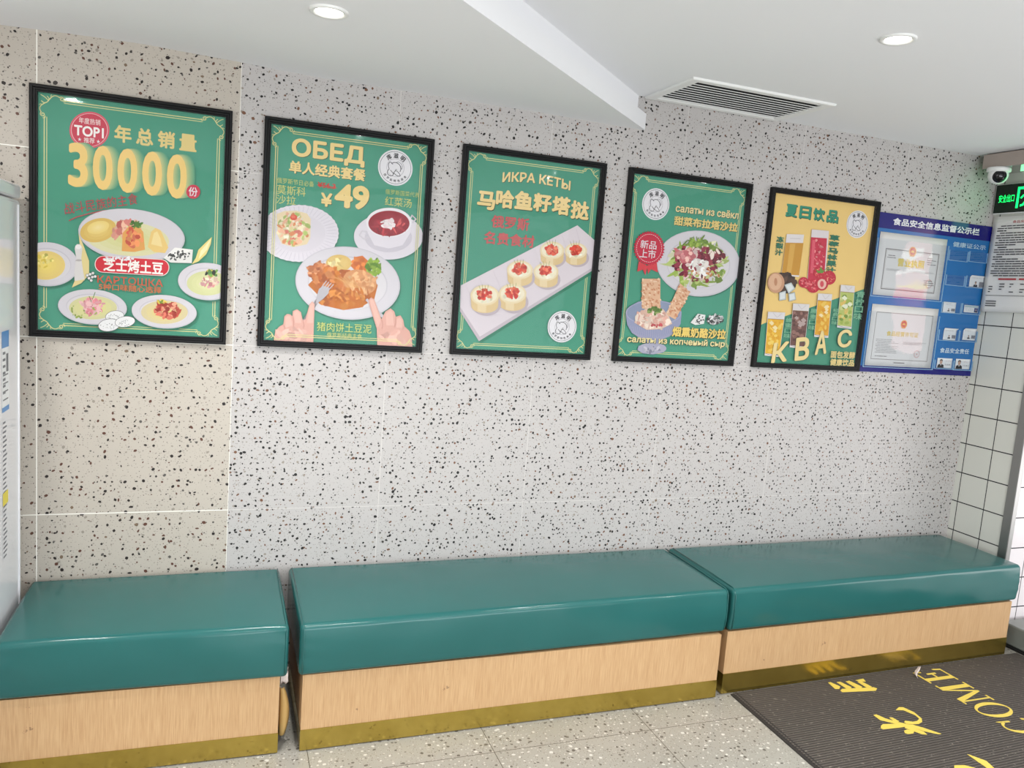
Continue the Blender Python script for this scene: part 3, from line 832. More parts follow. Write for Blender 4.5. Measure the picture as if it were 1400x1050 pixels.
def logo(p, cx, cz, r):
    """round white shop emblem: name on top, line drawing of a bear in a ring, motto below"""
    K = (44, 44, 50)
    p.group = 'emblem'
    p.ell_local(cx, cz, r, r, (236, 234, 238), n=56)
    def ring(rr, w, c_): p.stroke([(cx+rr*math.cos(t), cz+rr*math.sin(t)) for t in (6.2832*k/56 for k in range(57))], w, c_)
    ring(r*.9, r*.025, (96, 110, 110)); ring(r*.50, r*.018, (150, 150, 156))
    Z = lambda L: [(cx+r*x, cz+r*y) for x, y in L]
    for pts, w in (([(-.40, .0), (-.41, .14), (-.36, .26), (-.28, .28), (-.22, .23), (-.12, .28), (.02, .29), (.14, .25), (.24, .17), (.3, .05), (.31, -.08), (.27, -.2)], .035),
                   ([(-.40, .0), (-.36, -.1), (-.42, -.2), (-.45, -.32), (-.40, -.42), (-.30, -.47), (-.18, -.46), (-.1, -.4), (-.13, -.3), (-.22, -.22), (-.28, -.16)], .035),
                   ([(-.1, -.4), (-.08, -.3), (-.02, -.2), (.08, -.16), (.16, -.22), (.24, -.30), (.3, -.42), (.2, -.44), (.05, -.40), (-.06, -.30)], .033),
                   ([(.02, .29), (.14, .34), (.26, .30), (.36, .2), (.40, .06), (.36, -.06)], .02), ([(.10, .27), (.22, .2), (.32, .08), (.34, -.04)], .016),
                   ([(-.02, -.2), (.02, -.1), (.1, -.08)], .025), ([(-.24, .25), (-.20, .19), (-.14, .2)], .03)):
        q = []
        P_ = Z(pts)
        for i in range(len(P_)-1):
            a, b_, c_, d_ = P_[max(i-1, 0)], P_[i], P_[i+1], P_[min(i+2, len(P_)-1)]
            for k in range(5):
                t = k/5; q.append(tuple(.5*(2*b_[j]+(c_[j]-a[j])*t+(2*a[j]-5*b_[j]+4*c_[j]-d_[j])*t*t+(3*b_[j]-a[j]-3*c_[j]+d_[j])*t**3) for j in (0, 1)))
        q.append(P_[-1]); p.stroke(q, r*w, K, fine=True)
    p.arc_text('库滋明', cx, cz, r*.68, r*.30, 126, 54, (24, 24, 30), .03)
    p.arc_text('俄罗斯特色美食', cx, cz, r*.735, r*.15, 218, 322, (60, 60, 66), .012, inside=True)
    p.group = None

ZT, ZB = 2.1099, 1.298
def poster(x, w, label, bg, crop, draw):
    h = ZT-ZB
    t = thing('framed_poster', (x, 0, ZB), label, 'poster', 'framed menu posters in a row on the wall')
    # moulded frame: an outer lip, a hollow and an inner bead, mitred at the corners
    pr = [(0, 0), (0, -.020), (.003, -.0225), (.009, -.0225), (.012, -.019), (.0165, -.019), (.0185, -.0165), (.0225, -.0165), (.0225, -.006), (.0225, 0)]
    bm = bmesh.new(); rings = []
    for cx, cz, sx, sz in ((0, 0, 1, 1), (w, 0, -1, 1), (w, h, -1, -1), (0, h, 1, -1)):
        rings.append([bm.verts.new((cx+sx*a, b_, cz+sz*a)) for a, b_ in pr])
    for i in range(4):
        A, B = rings[i], rings[(i+1) % 4]
        for k in range(len(pr)): bm.faces.new((A[k], A[(k+1) % len(pr)], B[(k+1) % len(pr)], B[k]))
    obj('frame', bm, M_frame, t)
    i = .0215
    p = Print((x, 0, ZB), (i, i, w-i, h-i), crop)
    p.rect(i, i, w-i, h-i, bg)
    p.win = (i, i, w-i, h-i)
    draw(p)
    for k, (V, Fc, C) in p.parts.items(): p.parts[k] = ([(a, b_-.003, c_) for a, b_, c_ in V], Fc, C)
    p.build(t)
    boxo('glazing', (.018, -.0158, .018), (w-.018, -.0142, h-.018), M_film, t)
    return p

WHITE, PLATE = (232, 228, 232), (216, 212, 218)
def plate(p, cx, cy, rx, ry, rot=0, well=True):
    p.E(cx+4, cy+5, rx, ry, (52, 120, 96), rot); p.E(cx, cy, rx, ry, (204, 200, 208), rot); p.E(cx, cy-2, rx*.975, ry*.965, PLATE, rot)
    if well: p.E(cx, cy, rx*.76, ry*.74, (202, 198, 206), rot); p.E(cx, cy+2, rx*.74, ry*.71, (220, 216, 220), rot)

def poster_potato(p):
    border(p, *p.win)
    RED = (206, 62, 84)
    p.E(268, 230, 72, 66, (224, 90, 110)); p.E(268, 230, 66, 60, (240, 200, 200)); p.E(268, 230, 64, 58.5, RED)
    p.T('年度热销', (230, 183), (308, 22), (244, 226, 222), .01); p.T('TOP1', (213, 210), (320, 38), (252, 248, 244), .03); p.T('推荐', (248, 255), (287, 20), (244, 226, 222), .01)
    p.T('★', (226, 255), (240, 14), WHITE); p.T('★', (293, 263), (307, 14), WHITE)
    p.group = 'lettering.900'
    for i, ch in enumerate('年总销量'):
        u = 358+78*i; v = 210+10.3*i; p.T(ch, (u, v), (u+62, 62), (230, 208, 136), .035)
    p.group = 'lettering.901'
    for i, ch in enumerate('30000'):
        u = 192+89*i; v = 272+10.4*i
        for k in range(5): p.T(ch, (u+30-6*k, v), (u+102-6*k, 160), [GREEN[j]+(GOLD[j]-GREEN[j])*(.16+.13*k) for j in range(3)], .03)
        p.T(ch, (u, v), (u+72, 160), (246, 210, 130), .031)
    p.group = None
    p.E(641, 452, 25, 25, RED); p.T('份', (625, 434), (657, 33), WHITE, .015)
    p.TQ('战斗民族的主食', (176, 494), (438, 456), (182, 534), (190, 70, 82), -.0)
    p.L([(195, 556), (225, 542), (270, 530), (320, 520), (372, 514)], .003, (190, 70, 82))
    # large plate
    plate(p, 420, 608, 192, 94, 6, False); p.grad(405, 620, 150, 62, (214, 214, 140), (226, 222, 176), 5)
    p.grad(300, 590, 66, 42, (240, 214, 130), (222, 186, 100), -14); p.grad(300, 580, 40, 22, (246, 226, 160), (240, 214, 130), -14)
    p.blobs(405, 592, 50, 34, 46, 12, [(214, 130, 120), (200, 104, 96), (228, 160, 140), (236, 186, 160)], 3)
    p.P([(385, 665), (388, 600), (410, 576), (440, 572), (462, 596), (468, 660), (430, 668)], (232, 168, 92)); p.blobs(430, 620, 32, 36, 26, 9, [(226, 120, 90), (236, 150, 96), (216, 96, 74)], 5)
    p.P([(478, 650), (490, 596), (506, 582), (524, 590), (552, 652), (540, 672), (500, 668)], (240, 206, 128)); p.P([(490, 640), (500, 600), (512, 594), (524, 620), (530, 650)], (246, 222, 156))
    p.blobs(438, 568, 20, 12, 22, 6, [(92, 138, 60), (122, 160, 70), (70, 112, 52)], 8)
    # half plates cut by the frame
    plate(p, 118, 712, 112, 79, 4); p.grad(112, 716, 70, 52, (246, 222, 112), (234, 206, 120)); p.blobs(106, 700, 36, 22, 22, 7, [(240, 210, 80), (250, 232, 140), (200, 190, 90)], 11)
    plate(p, 692, 774, 106, 67, 4); p.grad(692, 780, 74, 44, (230, 230, 178), (214, 216, 160)); p.blobs(700, 776, 36, 22, 40, 7, [(226, 170, 170), (236, 204, 180), (214, 140, 140), (240, 226, 200)], 13)
    p.blobs(708, 744, 20, 10, 18, 7, [(90, 140, 60), (120, 170, 70), (40, 40, 30), (226, 196, 80)], 17)
    # salt mill
    p.P([(222, 690), (216, 655), (224, 640), (236, 640), (244, 655), (240, 690), (247, 740), (252, 770), (216, 776), (214, 740)], (218, 214, 214)); p.E(230, 650, 12, 9, (240, 236, 236)); p.E(231, 700, 12, 5, (180, 176, 176)); p.E(233, 748, 18, 6, (190, 186, 186))
    p.P([(230, 600), (250, 650), (268, 700), (268, 750), (240, 780), (206, 796), (230, 740), (240, 690)], (232, 214, 150))
    p.P([(222, 690), (216, 655), (224, 640), (236, 640), (244, 655), (240, 690), (247, 740), (252, 766), (218, 772), (216, 740)], (222, 218, 216)); p.E(230, 650, 11, 8, (240, 236, 236)); p.E(231, 698, 11, 4, (186, 180, 178))
    # crescent and cheese
    p.P([(708, 614), (704, 640), (688, 676), (660, 702), (636, 712), (650, 690), (660, 660), (684, 636)], (238, 222, 140)); p.P([(704, 622), (690, 660), (660, 694), (668, 664)], (250, 240, 184))
    p.P([(535, 690), (575, 652), (640, 660), (636, 708), (560, 706)], (236, 234, 230)); p.P([(535, 690), (575, 652), (640, 660), (600, 676)], (248, 246, 242))
    p.blobs(590, 682, 42, 18, 26, 5, [(60, 60, 60), (90, 90, 90)], 23)
    # two front plates, potatoes
    plate(p, 280, 865, 124, 63, 4); p.grad(282, 868, 86, 42, (232, 226, 140), (216, 212, 160)); p.blobs(282, 862, 40, 28, 60, 9, [(236, 170, 176), (226, 140, 150), (244, 196, 196)], 31); p.blobs(250, 880, 60, 24, 18, 4, [(150, 170, 80)], 33)
    p.L([(276, 846), (268, 826), (280, 838), (290, 812)], .0022, (90, 140, 70))
    plate(p, 537, 882, 117, 60, 4); p.grad(538, 884, 84, 42, (236, 216, 130), (220, 206, 160)); p.blobs(546, 876, 46, 28, 70, 9, [(196, 84, 70), (222, 120, 100), (170, 60, 50), (234, 160, 130)], 37); p.blobs(528, 846, 14, 6, 10, 5, [(96, 146, 60), (230, 200, 80)], 39)
    for cx, cy, rx, ry in ((360, 898, 34, 20), (340, 930, 40, 23), (397, 918, 37, 20)):
        p.E(cx, cy, rx, ry, (110, 112, 112), -8); p.E(cx, cy, rx*.95, ry*.92, (238, 238, 238), -8); p.blobs(cx, cy+4, rx*.8, ry*.6, 26, 1.6, [(130, 130, 130), (170, 170, 170)], int(cx))
    # red name pill
    def pill(u0, v0, u1, v1, sk, col):
        r = (v1-v0)/2; n = 14; pts = []
        for k in range(n+1):
            t = -math.pi/2+math.pi*k/n; pts.append((u1-r+r*math.cos(t), (v0+v1)/2+sk/2+r*math.sin(t)))
        for k in range(n+1):
            t = math.pi/2+math.pi*k/n; pts.append((u0+r+r*math.cos(t), (v0+v1)/2-sk/2+r*math.sin(t)))
        p.P(pts, col)
    pill(288, 688, 556, 748, 12, (244, 230, 224)); pill(291, 690, 553, 746, 12, (214, 44, 60))
    p.blobs(372, 692, 60, 6, 24, 5, [WHITE], 41)
    p.T('芝士烤土豆', (320, 689), (534, 47), (250, 246, 240), .03)
    for k, (u, v) in enumerate(((262, 752), (272, 748), (282, 744), (268, 762), (280, 758), (290, 756), (276, 770))): p.E(u, v, 6, 6, (50, 50, 50), n=10); p.E(u, v, 5, 5, (230, 230, 228), n=10)
    p.T('КАРТОШКА', (298, 751), (533, 27), (204, 96, 70), .012); p.T('5种口味随心选择', (303, 779), (528, 24), (208, 116, 76), .02)

def poster_set_meal(p):
    SH = (64, 72, 52)
    p.T('ОБЕД', (184, 116), (494, 92), GOLD, .04, shadow=SH)
    p.T('单人经典套餐', (172, 212), (496, 54), GOLD, .035, shadow=SH)
    p.T('俄罗斯节日必备', (120, 285), (277, 24), (206, 206, 120), .0); p.T('莫斯科', (120, 315), (242, 40), (214, 210, 122), .0); p.T('沙拉', (118, 357), (200, 38), (214, 210, 122), .0)
    p.T('¥56.3', (292, 304), (368, 23), (206, 62, 58), .03); p.L([(290, 316), (330, 322), (372, 330)], .0024, (206, 62, 58))
    p.T('¥', (306, 349), (354, 58), GOLD, .03, shadow=SH); p.T('49', (366, 308), (512, 104), GOLD, .045, shadow=SH)
    p.T('俄罗斯国菜代表', (578, 334), (722, 22), (196, 204, 120), 0); p.T('红菜汤', (577, 365), (690, 38), (214, 210, 122), .0)
    c_ = p.c(620, 245); logo(p, c_[0], c_[1], .0655)
    # fluted plate with the layered salad
    p.E(216, 528, 168, 121, (56, 126, 100))
    pts = []
    for k in range(120):
        t = 6.2832*k/120; q = 1+.012*math.cos(40*t); pts.append((212+168*q*math.cos(t), 522+120*q*math.sin(t)))
    p.P(pts, (228, 222, 230))
    for k in range(48):
        t = 6.2832*k/48; p.L([(212+118*math.cos(t), 522+84*math.sin(t)), (212+160*math.cos(t), 522+114*math.sin(t))], .0018, (208, 202, 212))
    p.E(212, 522, 112, 80, (222, 216, 224))
    p.P([(118, 440), (150, 428), (200, 426), (246, 438), (262, 462), (260, 540), (246, 568), (190, 580), (140, 566), (122, 530)], (236, 216, 176))
    p.blobs(190, 504, 64, 66, 110, 10, [(240, 226, 190), (230, 150, 100), (178, 196, 110), (236, 182, 150), (244, 236, 214), (226, 130, 110), (220, 206, 150)], 51)
    p.E(190, 455, 15, 12, (222, 84, 60)); p.E(188, 452, 9, 6, (236, 120, 90))
    # soup cup
    p.E(594, 540, 146, 99, (56, 126, 100)); p.E(590, 535, 146, 98, (228, 222, 230)); p.E(590, 540, 100, 62, (210, 204, 214))
    p.P([(498, 470), (502, 520), (530, 572), (592, 586), (650, 572), (682, 520), (686, 470)], (232, 226, 234))
    p.stroke(p.cs([(500, 516), (478, 512), (468, 530), (486, 546), (510, 536)]), .007, (214, 208, 216)); p.stroke(p.cs([(676, 472), (690, 446), (706, 462), (690, 478)]), .007, (214, 208, 216))
    p.E(592, 476, 96, 62, (242, 238, 242)); p.E(592, 480, 87, 54, (160, 40, 54)); p.grad(592, 482, 84, 51, (184, 52, 66), (150, 36, 48))
    p.blobs(592, 490, 66, 36, 50, 8, [(196, 64, 72), (140, 30, 44), (214, 90, 90), (170, 44, 56)], 53, stretch=2.6); p.blobs(588, 482, 30, 17, 40, 8, [(240, 226, 228), (248, 240, 240), (230, 206, 210)], 55)
    # main plate
    plate(p, 418, 732, 222, 154, 6)
    p.P([(250, 740), (300, 790), (330, 830), (400, 846), (470, 836), (530, 800), (545, 740), (500, 700), (300, 690)], (196, 112, 38)); p.blobs(400, 800, 110, 34, 40, 14, [(206, 122, 40), (186, 100, 34), (220, 140, 60)], 57)
    p.grad(380, 648, 54, 36, (236, 210, 140), (220, 186, 110)); p.blobs(372, 644, 36, 20, 12, 10, [(242, 222, 160), (226, 196, 124)], 58)
    p.P([(430, 660), (450, 622), (480, 616), (506, 640), (500, 682), (460, 690)], (214, 118, 50)); p.blobs(466, 652, 26, 24, 14, 9, [(226, 134, 62), (200, 102, 44)], 59)
    p.blobs(528, 664, 30, 34, 60, 10, [(116, 156, 44), (146, 180, 60), (92, 130, 36), (170, 196, 84)], 61)
    p.blobs(298, 680, 46, 34, 60, 12, [(206, 132, 84), (190, 112, 66), (222, 156, 110), (176, 96, 54)], 63)
    p.blobs(360, 720, 84, 50, 130, 13, [(200, 116, 56), (180, 96, 42), (218, 140, 80), (214, 128, 50)], 65)
    p.E(468, 728, 72, 52, (216, 152, 100), 14); p.blobs(470, 728, 62, 44, 70, 10, [(224, 166, 116), (208, 142, 90), (230, 180, 130)], 67); p.blobs(420, 780, 90, 22, 50, 10, [(206, 124, 50), (222, 146, 70), (188, 104, 40)], 69, stretch=2.4)
    for k in range(6): p.L([(360+14*k, 706), (400+12*k, 726+4*k), (420+10*k, 752)], .0022, (226, 170, 100))
    # fork and hands
    p.P([(226, 890), (284, 800), (296, 806), (244, 900)], (140, 134, 138)); p.P([(286, 790), (296, 756), (316, 744), (340, 752), (336, 776), (312, 800), (284, 820)], (186, 182, 188))
    for k in range(4): p.L([(300+11*k, 760+2*k), (316+10*k, 738+4*k), (328+10*k, 722+5*k)], .0032, (196, 190, 196))
    p.P([(500, 796), (580, 880), (572, 890), (492, 804)], (196, 190, 196))
    SK, SK2, SK3 = (222, 170, 156), (232, 186, 172), (198, 140, 128)
    lh = [(104, 985), (112, 935), (128, 916), (146, 906), (150, 872), (162, 862), (176, 864), (184, 872), (186, 850), (204, 842), (220, 854), (228, 888), (240, 884), (256, 822), (268, 808), (278, 820), (272, 990)]
    p.P(lh, SK); p.P([(258, 826), (267, 812), (274, 822), (270, 900), (246, 900)], SK2); p.P([(190, 856), (204, 848), (216, 860), (222, 900), (196, 900)], SK2); p.P([(154, 878), (164, 870), (176, 872), (184, 910), (156, 920)], SK2)
    for a in ([(186, 874), (190, 900), (188, 920)], [(228, 890), (234, 908), (230, 924)], [(146, 908), (154, 924)]): p.L(a, .0024, SK3)
    p.blobs(190, 950, 60, 24, 16, 16, [SK, SK2, (228, 178, 164)], 71)
    rh = [(542, 998), (540, 925), (512, 836), (504, 804), (516, 792), (530, 802), (560, 884), (576, 852), (598, 838), (614, 852), (620, 874), (640, 868), (652, 888), (656, 914), (678, 934), (688, 965), (690, 1004)]
    p.P(rh, SK); p.P([(510, 806), (518, 798), (528, 808), (556, 892), (544, 920), (520, 840)], SK2); p.P([(578, 862), (598, 846), (608, 858), (612, 910), (580, 910)], SK2); p.P([(624, 884), (638, 876), (646, 890), (646, 920), (622, 920)], SK2)
    for a in ([(560, 884), (566, 906), (562, 926)], [(620, 876), (620, 900), (614, 918)], [(655, 916), (648, 930)]): p.L(a, .0024, SK3)
    p.blobs(612, 960, 56, 28, 16, 16, [SK, SK2, (228, 178, 164)], 73)
    p.T('猪肉饼土豆泥', (288, 895), (518, 38), (210, 214, 116), .0); p.T('俄罗斯经典主食', (330, 939), (477, 22), (206, 206, 120), 0)
    border(p, *p.win)

def poster_tartlet(p):
    border(p, *p.win); SH = (60, 70, 52)
    p.T('ИКРА КЕТЫ', (288, 182), (594, 45), (246, 220, 156), .03, shadow=SH, arc=.012)
    p.group = 'lettering.900'
    for i, ch in enumerate('马哈鱼籽塔挞'):
        u = 176+84*i; v = 262+(0, -6, 0, 10, 24, 44)[i]; p.T(ch, (u, v), (u+82, 84), (246, 218, 152), .045, shadow=SH, sh=(.0025, -.003))
    p.group = None
    p.T('俄罗斯', (238, 372), (408, 58), (204, 92, 92), .03); p.T('名贵食材', (205, 444), (432, 58), (204, 92, 92), .03)
    slab = [(98, 690), (622, 420), (700, 488), (686, 625), (180, 940), (95, 806)]
    p.P([(a+8, b_+10) for a, b_ in slab], (50, 128, 100)); p.P(slab, (226, 216, 222)); p.P([(95, 806), (180, 940), (686, 625), (686, 612), (184, 920), (96, 786)], (200, 188, 196))
    for k in range(9): p.L([(120+62*k, 690-32*k), (150+60*k, 750-33*k), (170+58*k, 800-34*k)], .0025, (216, 205, 212))
    for n, (cx, cy) in enumerate(((615, 543), (508, 540), (480, 637), (363, 628), (330, 735), (205, 742))):
        r = (50, 54, 56, 58, 62, 64)[n]
        p.E(cx+8, cy+r*.5, r*1.02, r*.8, (196, 182, 190))
        p.P([(cx-r, cy-18)]+[(cx-r*.94*math.cos(math.pi*k/16), cy+r*.62+r*.5*math.sin(math.pi*k/16)) for k in range(17)]+[(cx+r, cy-18)], (228, 200, 148))
        p.P([(cx-r*.5, cy+6), (cx-r*.5, cy+r), (cx+r*.1, cy+r*1.1), (cx+r*.1, cy+6)], (238, 216, 172))
        p.E(cx, cy-8, r, r*.72, (240, 222, 182)); p.E(cx, cy-8, r*.86, r*.58, (246, 236, 208))
        p.blobs(cx, cy-6, r*.6, r*.4, 26, 9, [(250, 244, 226), (238, 226, 190), (244, 236, 206)], 80+n)
        p.blobs(cx-2, cy-12, r*.48, r*.4, 46, 8, [(222, 70, 50), (236, 100, 72), (204, 50, 40), (240, 132, 100)], 90+n, stretch=1.1)
        for k in range(4): p.L([(cx+10*k-18, cy-30), (cx+14*k-26, cy-52-4*(k % 2))], .0016, (150, 160, 90))
    c_ = p.c(552, 875); logo(p, c_[0], c_[1], .0655)

def poster_salads(p):
    border(p, *p.win); SH = (64, 66, 46)
    c_ = p.c(279, 214); logo(p, c_[0], c_[1], .066)
    p.T('салаты из свёкл', (379, 212), (692, 40), (238, 220, 162), .03, shadow=SH, sh=(.002, -.002)); p.T('甜菜布拉塔沙拉', (371, 271), (687, 47), (232, 206, 128), .04, shadow=SH, sh=(.002, -.002))
    plate(p, 488, 508, 208, 163, 6)
    p.blobs(488, 510, 140, 112, 150, 17, [(150, 176, 80), (182, 200, 116), (206, 214, 150), (124, 150, 66), (226, 226, 190)], 101, stretch=2.6)
    p.blobs(470, 500, 110, 84, 130, 14, [(138, 40, 62), (164, 58, 80), (110, 28, 48), (190, 100, 110), (232, 206, 200)], 103); p.blobs(420, 470, 46, 30, 40, 14, [(222, 150, 150), (200, 110, 116), (236, 190, 180)], 105)
    p.blobs(560, 476, 54, 36, 40, 14, [(120, 36, 54), (150, 60, 70), (240, 226, 214), (90, 30, 40)], 107); p.blobs(490, 530, 44, 40, 70, 13, [(244, 240, 234), (236, 228, 222), (250, 248, 244)], 109)
    p.blobs(480, 410, 60, 20, 40, 10, [(140, 168, 70), (170, 190, 90), (110, 140, 56)], 111, stretch=3); p.blobs(500, 560, 90, 40, 50, 7, [(206, 140, 90), (170, 190, 100), (150, 50, 66), (236, 220, 200)], 113)
    # rosette
    RED = (200, 44, 70)
    p.P([(192, 496), (184, 548), (212, 538), (224, 566), (236, 520)], (216, 66, 76)); p.P([(232, 520), (238, 560), (252, 536), (286, 552), (280, 494)], (216, 66, 76))
    p.P([(243+(78 if k % 2 else 70)*math.cos(6.2832*k/72), 432+(86 if k % 2 else 78)*math.sin(6.2832*k/72)) for k in range(72)], RED)
    for k in range(40): t = 6.2832*k/40; p.L([(243+62*math.cos(t), 432+69*math.sin(t)), (243+62*math.cos(t+.1), 432+69*math.sin(t+.1))], .0018, (244, 226, 226))
    p.T('新品', (202, 390), (282, 42), WHITE, .01); p.T('上市', (198, 434), (278, 44), WHITE, .01)
    # glass bowl with two crackers
    p.P([(127, 760), (134, 812), (158, 852), (205, 880), (228, 892), (232, 905), (190, 915), (184, 935), (210, 952), (262, 958), (312, 948), (328, 928), (318, 912), (292, 905), (296, 890), (330, 874), (372, 846), (398, 808), (403, 760), (390, 730), (350, 705), (270, 690), (190, 696), (146, 720)], (150, 156, 186))
    p.E(265, 752, 138, 62, (164, 166, 196)); p.E(265, 752, 132, 57, (140, 152, 178)); p.E(258, 928, 70, 28, (172, 172, 192)); p.blobs(258, 932, 44, 14, 20, 8, [(140, 142, 160), (196, 194, 206)], 120)
    for k in range(22): p.L([(150+11*k, 815+12*math.sin(3.14*k/21)), (160+10*k, 850+20*math.sin(3.14*k/21)), (190+7*k, 872+10*math.sin(3.14*k/21))], .0016, (176, 170, 196))
    CR = (228, 184, 150)
    for q, sd in (([(207, 583), (298, 583), (298, 740), (207, 730)], 121), ([(395, 605), (445, 650), (372, 785), (325, 760)], 123)):
        p.P(q, CR); r = random.Random(sd)
        for _ in range(80):
            a, b_ = r.random(), r.random(); u = (q[0][0]*(1-a)+q[1][0]*a)*(1-b_)+(q[3][0]*(1-a)+q[2][0]*a)*b_; v = (q[0][1]*(1-a)+q[1][1]*a)*(1-b_)+(q[3][1]*(1-a)+q[2][1]*a)*b_
            p.E(u, v, 6, 4, r.choice([(240, 210, 180), (206, 140, 104), (214, 160, 124)]), r.uniform(0, 90), 8, True)
    p.P([(168, 800), (190, 756), (226, 730), (268, 722), (312, 734), (340, 770), (356, 806), (300, 832), (230, 836)], (228, 196, 178)); p.blobs(258, 782, 84, 44, 120, 11, [(238, 214, 198), (226, 186, 168), (244, 226, 210), (220, 170, 156)], 125); p.blobs(266, 740, 34, 14, 30, 8, [(110, 140, 70), (84, 116, 54), (150, 170, 100)], 127); p.blobs(280, 816, 30, 8, 10, 7, [(206, 90, 96)], 129)
    # cheese and wheat drawing
    p.P([(446, 800), (482, 756), (520, 762), (512, 806), (470, 812)], (232, 232, 230)); p.blobs(490, 785, 24, 20, 16, 4, [(60, 60, 60)], 131)
    p.blobs(566, 784, 42, 22, 90, 6, [(226, 226, 226), (120, 120, 120), (180, 180, 180), (70, 70, 70)], 133, stretch=2.4)
    p.T('烟熏奶酪沙拉', (358, 818), (622, 51), (236, 206, 112), .04, shadow=SH, sh=(.002, -.002)); p.T('салаты из копченый сыр', (134, 862), (615, 42), (236, 220, 160), .03, shadow=SH, sh=(.002, -.002))

def poster_drinks(p):
    G5 = (66, 146, 118); SH = (40, 90, 70)
    p.P([(60, 790), (132, 758), (395, 668), (650, 580), (720, 560), (680, 1050), (40, 1050)], G5)
    p.group = 'lettering.900'
    for i, ch in enumerate('夏日饮品'): p.T(ch, (247+70*i, 143+10*i), (247+70*i+60, 66), (46, 146, 118), .04, shadow=(30, 66, 50), sh=(.003, -.003))
    p.group = None
    c_ = p.c(610, 250); logo(p, c_[0], c_[1], .064)
    p.TV('冻梨汁', (196, 310), (222, 415), (40, 120, 92), .03, shadow=(30, 60, 44), sh=(.001, -.001)); p.TV('草莓马林果汁', (468, 302), (494, 505), (40, 120, 92), .03, shadow=(30, 60, 44), sh=(.001, -.001))
    # two tall glasses
    p.P([(246, 300), (334, 303), (308, 520), (216, 512)], (232, 226, 226)); p.P([(240, 344), (331, 346), (308, 512), (218, 506)], (206, 150, 52)); p.P([(262, 350), (290, 350), (268, 500), (244, 500)], (222, 172, 80)); p.L([(262, 322), (316, 324)], .003, (206, 200, 202))
    p.P([(374, 276), (462, 284), (440, 545), (350, 540)], (228, 220, 222)); p.P([(370, 316), (452, 322), (436, 540), (352, 536)], (204, 48, 74)); p.blobs(402, 420, 34, 90, 60, 6, [(226, 96, 112), (236, 150, 150), (190, 36, 60)], 141); p.P([(376, 330), (392, 330), (380, 500), (366, 500)], (226, 92, 110))
    # frozen pear, ice, berries
    p.E(224, 552, 70, 54, (52, 38, 32), 6); p.blobs(244, 545, 44, 40, 40, 14, [(74, 52, 42), (58, 42, 36), (92, 68, 54)], 143); p.E(190, 550, 43, 52, (206, 156, 122)); p.E(186, 546, 33, 42, (224, 180, 146)); p.E(188, 545, 8, 20, (196, 140, 104))
    for q in ([(232, 560), (268, 548), (288, 580), (254, 606)], [(206, 600), (240, 590), (240, 636), (206, 642)], [(254, 606), (286, 598), (292, 636), (256, 646)]):
        p.P(q, (196, 206, 206)); cx = sum(a for a, _ in q)/4; cy = sum(b_ for _, b_ in q)/4
        p.P([(cx+(a-cx)*.7, cy+(b_-cy)*.7) for a, b_ in q], (226, 232, 232)); p.L(q+[q[0]], .0014, (90, 96, 96))
    for cx, cy, r, k in ((332, 548, 26, 0), (380, 566, 34, 0), (352, 556, 24, 0), (412, 500, 30, 1), (462, 524, 34, 1), (424, 556, 32, 2)):
        p.E(cx, cy, r, r*1.05, (198, 40, 62)); p.blobs(cx, cy, r*.75, r*.75, 26, 6 if not k else 3, [(222, 76, 92), (176, 28, 50), (232, 120, 124)] if not k else [(240, 170, 140), (226, 96, 96)], int(cx))
        if k == 2: p.E(cx, cy, r*.7, r*.8, (240, 190, 176)); p.E(cx, cy, r*.3, r*.5, (214, 80, 90))
    p.P([(390, 480), (412, 490), (416, 466), (430, 488), (446, 478), (428, 500), (404, 500)], (104, 150, 60))
    # four short glasses
    def glass(q, liq, cols, sd, ice):
        def at(a, b_): t = [q[0][i]+(q[1][i]-q[0][i])*a for i in (0, 1)]; w = [q[3][i]+(q[2][i]-q[3][i])*a for i in (0, 1)]; return (t[0]+(w[0]-t[0])*b_, t[1]+(w[1]-t[1])*b_)
        p.P(q, (226, 222, 222)); p.P([at(.02, .16), at(.98, .16), at(.98, .95), at(.02, .95)], liq)
        r = random.Random(sd)
        for _ in range(40):
            a, b_ = r.uniform(.12, .88), r.uniform(.2, .9); u, v = at(a, b_); p.E(u, v, r.uniform(5, 12), r.uniform(5, 14), r.choice(cols), r.uniform(0, 90), 8, True)
        for _ in range(5):
            u, v = at(r.uniform(.25, .75), r.uniform(.24, .5)); s_ = r.uniform(9, 16); p.P([(u-s_, v), (u, v-s_*.8), (u+s_, v+2), (u+2, v+s_)], ice)
        p.L([at(.02, .16), at(.98, .16)], .0022, (150, 110, 70)); p.L([at(.3, .02), at(.55, .12), at(.8, .03)], .002, (196, 186, 186)); p.L([at(.02, .95), at(.5, .985), at(.98, .95)], .0022, (150, 140, 150))
    glass([(148, 698), (236, 702), (204, 930), (130, 922)], (232, 178, 46), [(240, 196, 70), (226, 166, 36), (244, 210, 100)], 151, (246, 226, 170))
    glass([(276, 655), (360, 660), (334, 888), (258, 880)], (112, 76, 68), [(92, 60, 54), (132, 94, 84), (150, 110, 100)], 153, (186, 164, 158))
    glass([(404, 604), (476, 608), (456, 832), (383, 826)], (230, 168, 42), [(238, 186, 60), (222, 154, 34), (240, 200, 90)], 155, (246, 226, 176))
    glass([(520, 560), (592, 566), (574, 786), (500, 778)], (184, 196, 108), [(160, 180, 80), (206, 212, 140), (222, 190, 100), (120, 150, 60)], 157, (232, 236, 206))
    for t, a, b_ in (('蜂蜜口味', (238, 728), (260, 838)), ('黑麦口味', (364, 682), (386, 796)), ('经典口味', (480, 680), (500, 768)), ('青柠口味', (600, 592), (624, 745))): p.TV(t, a, b_, (126, 186, 150), .02)
    KV = (240, 216, 150)
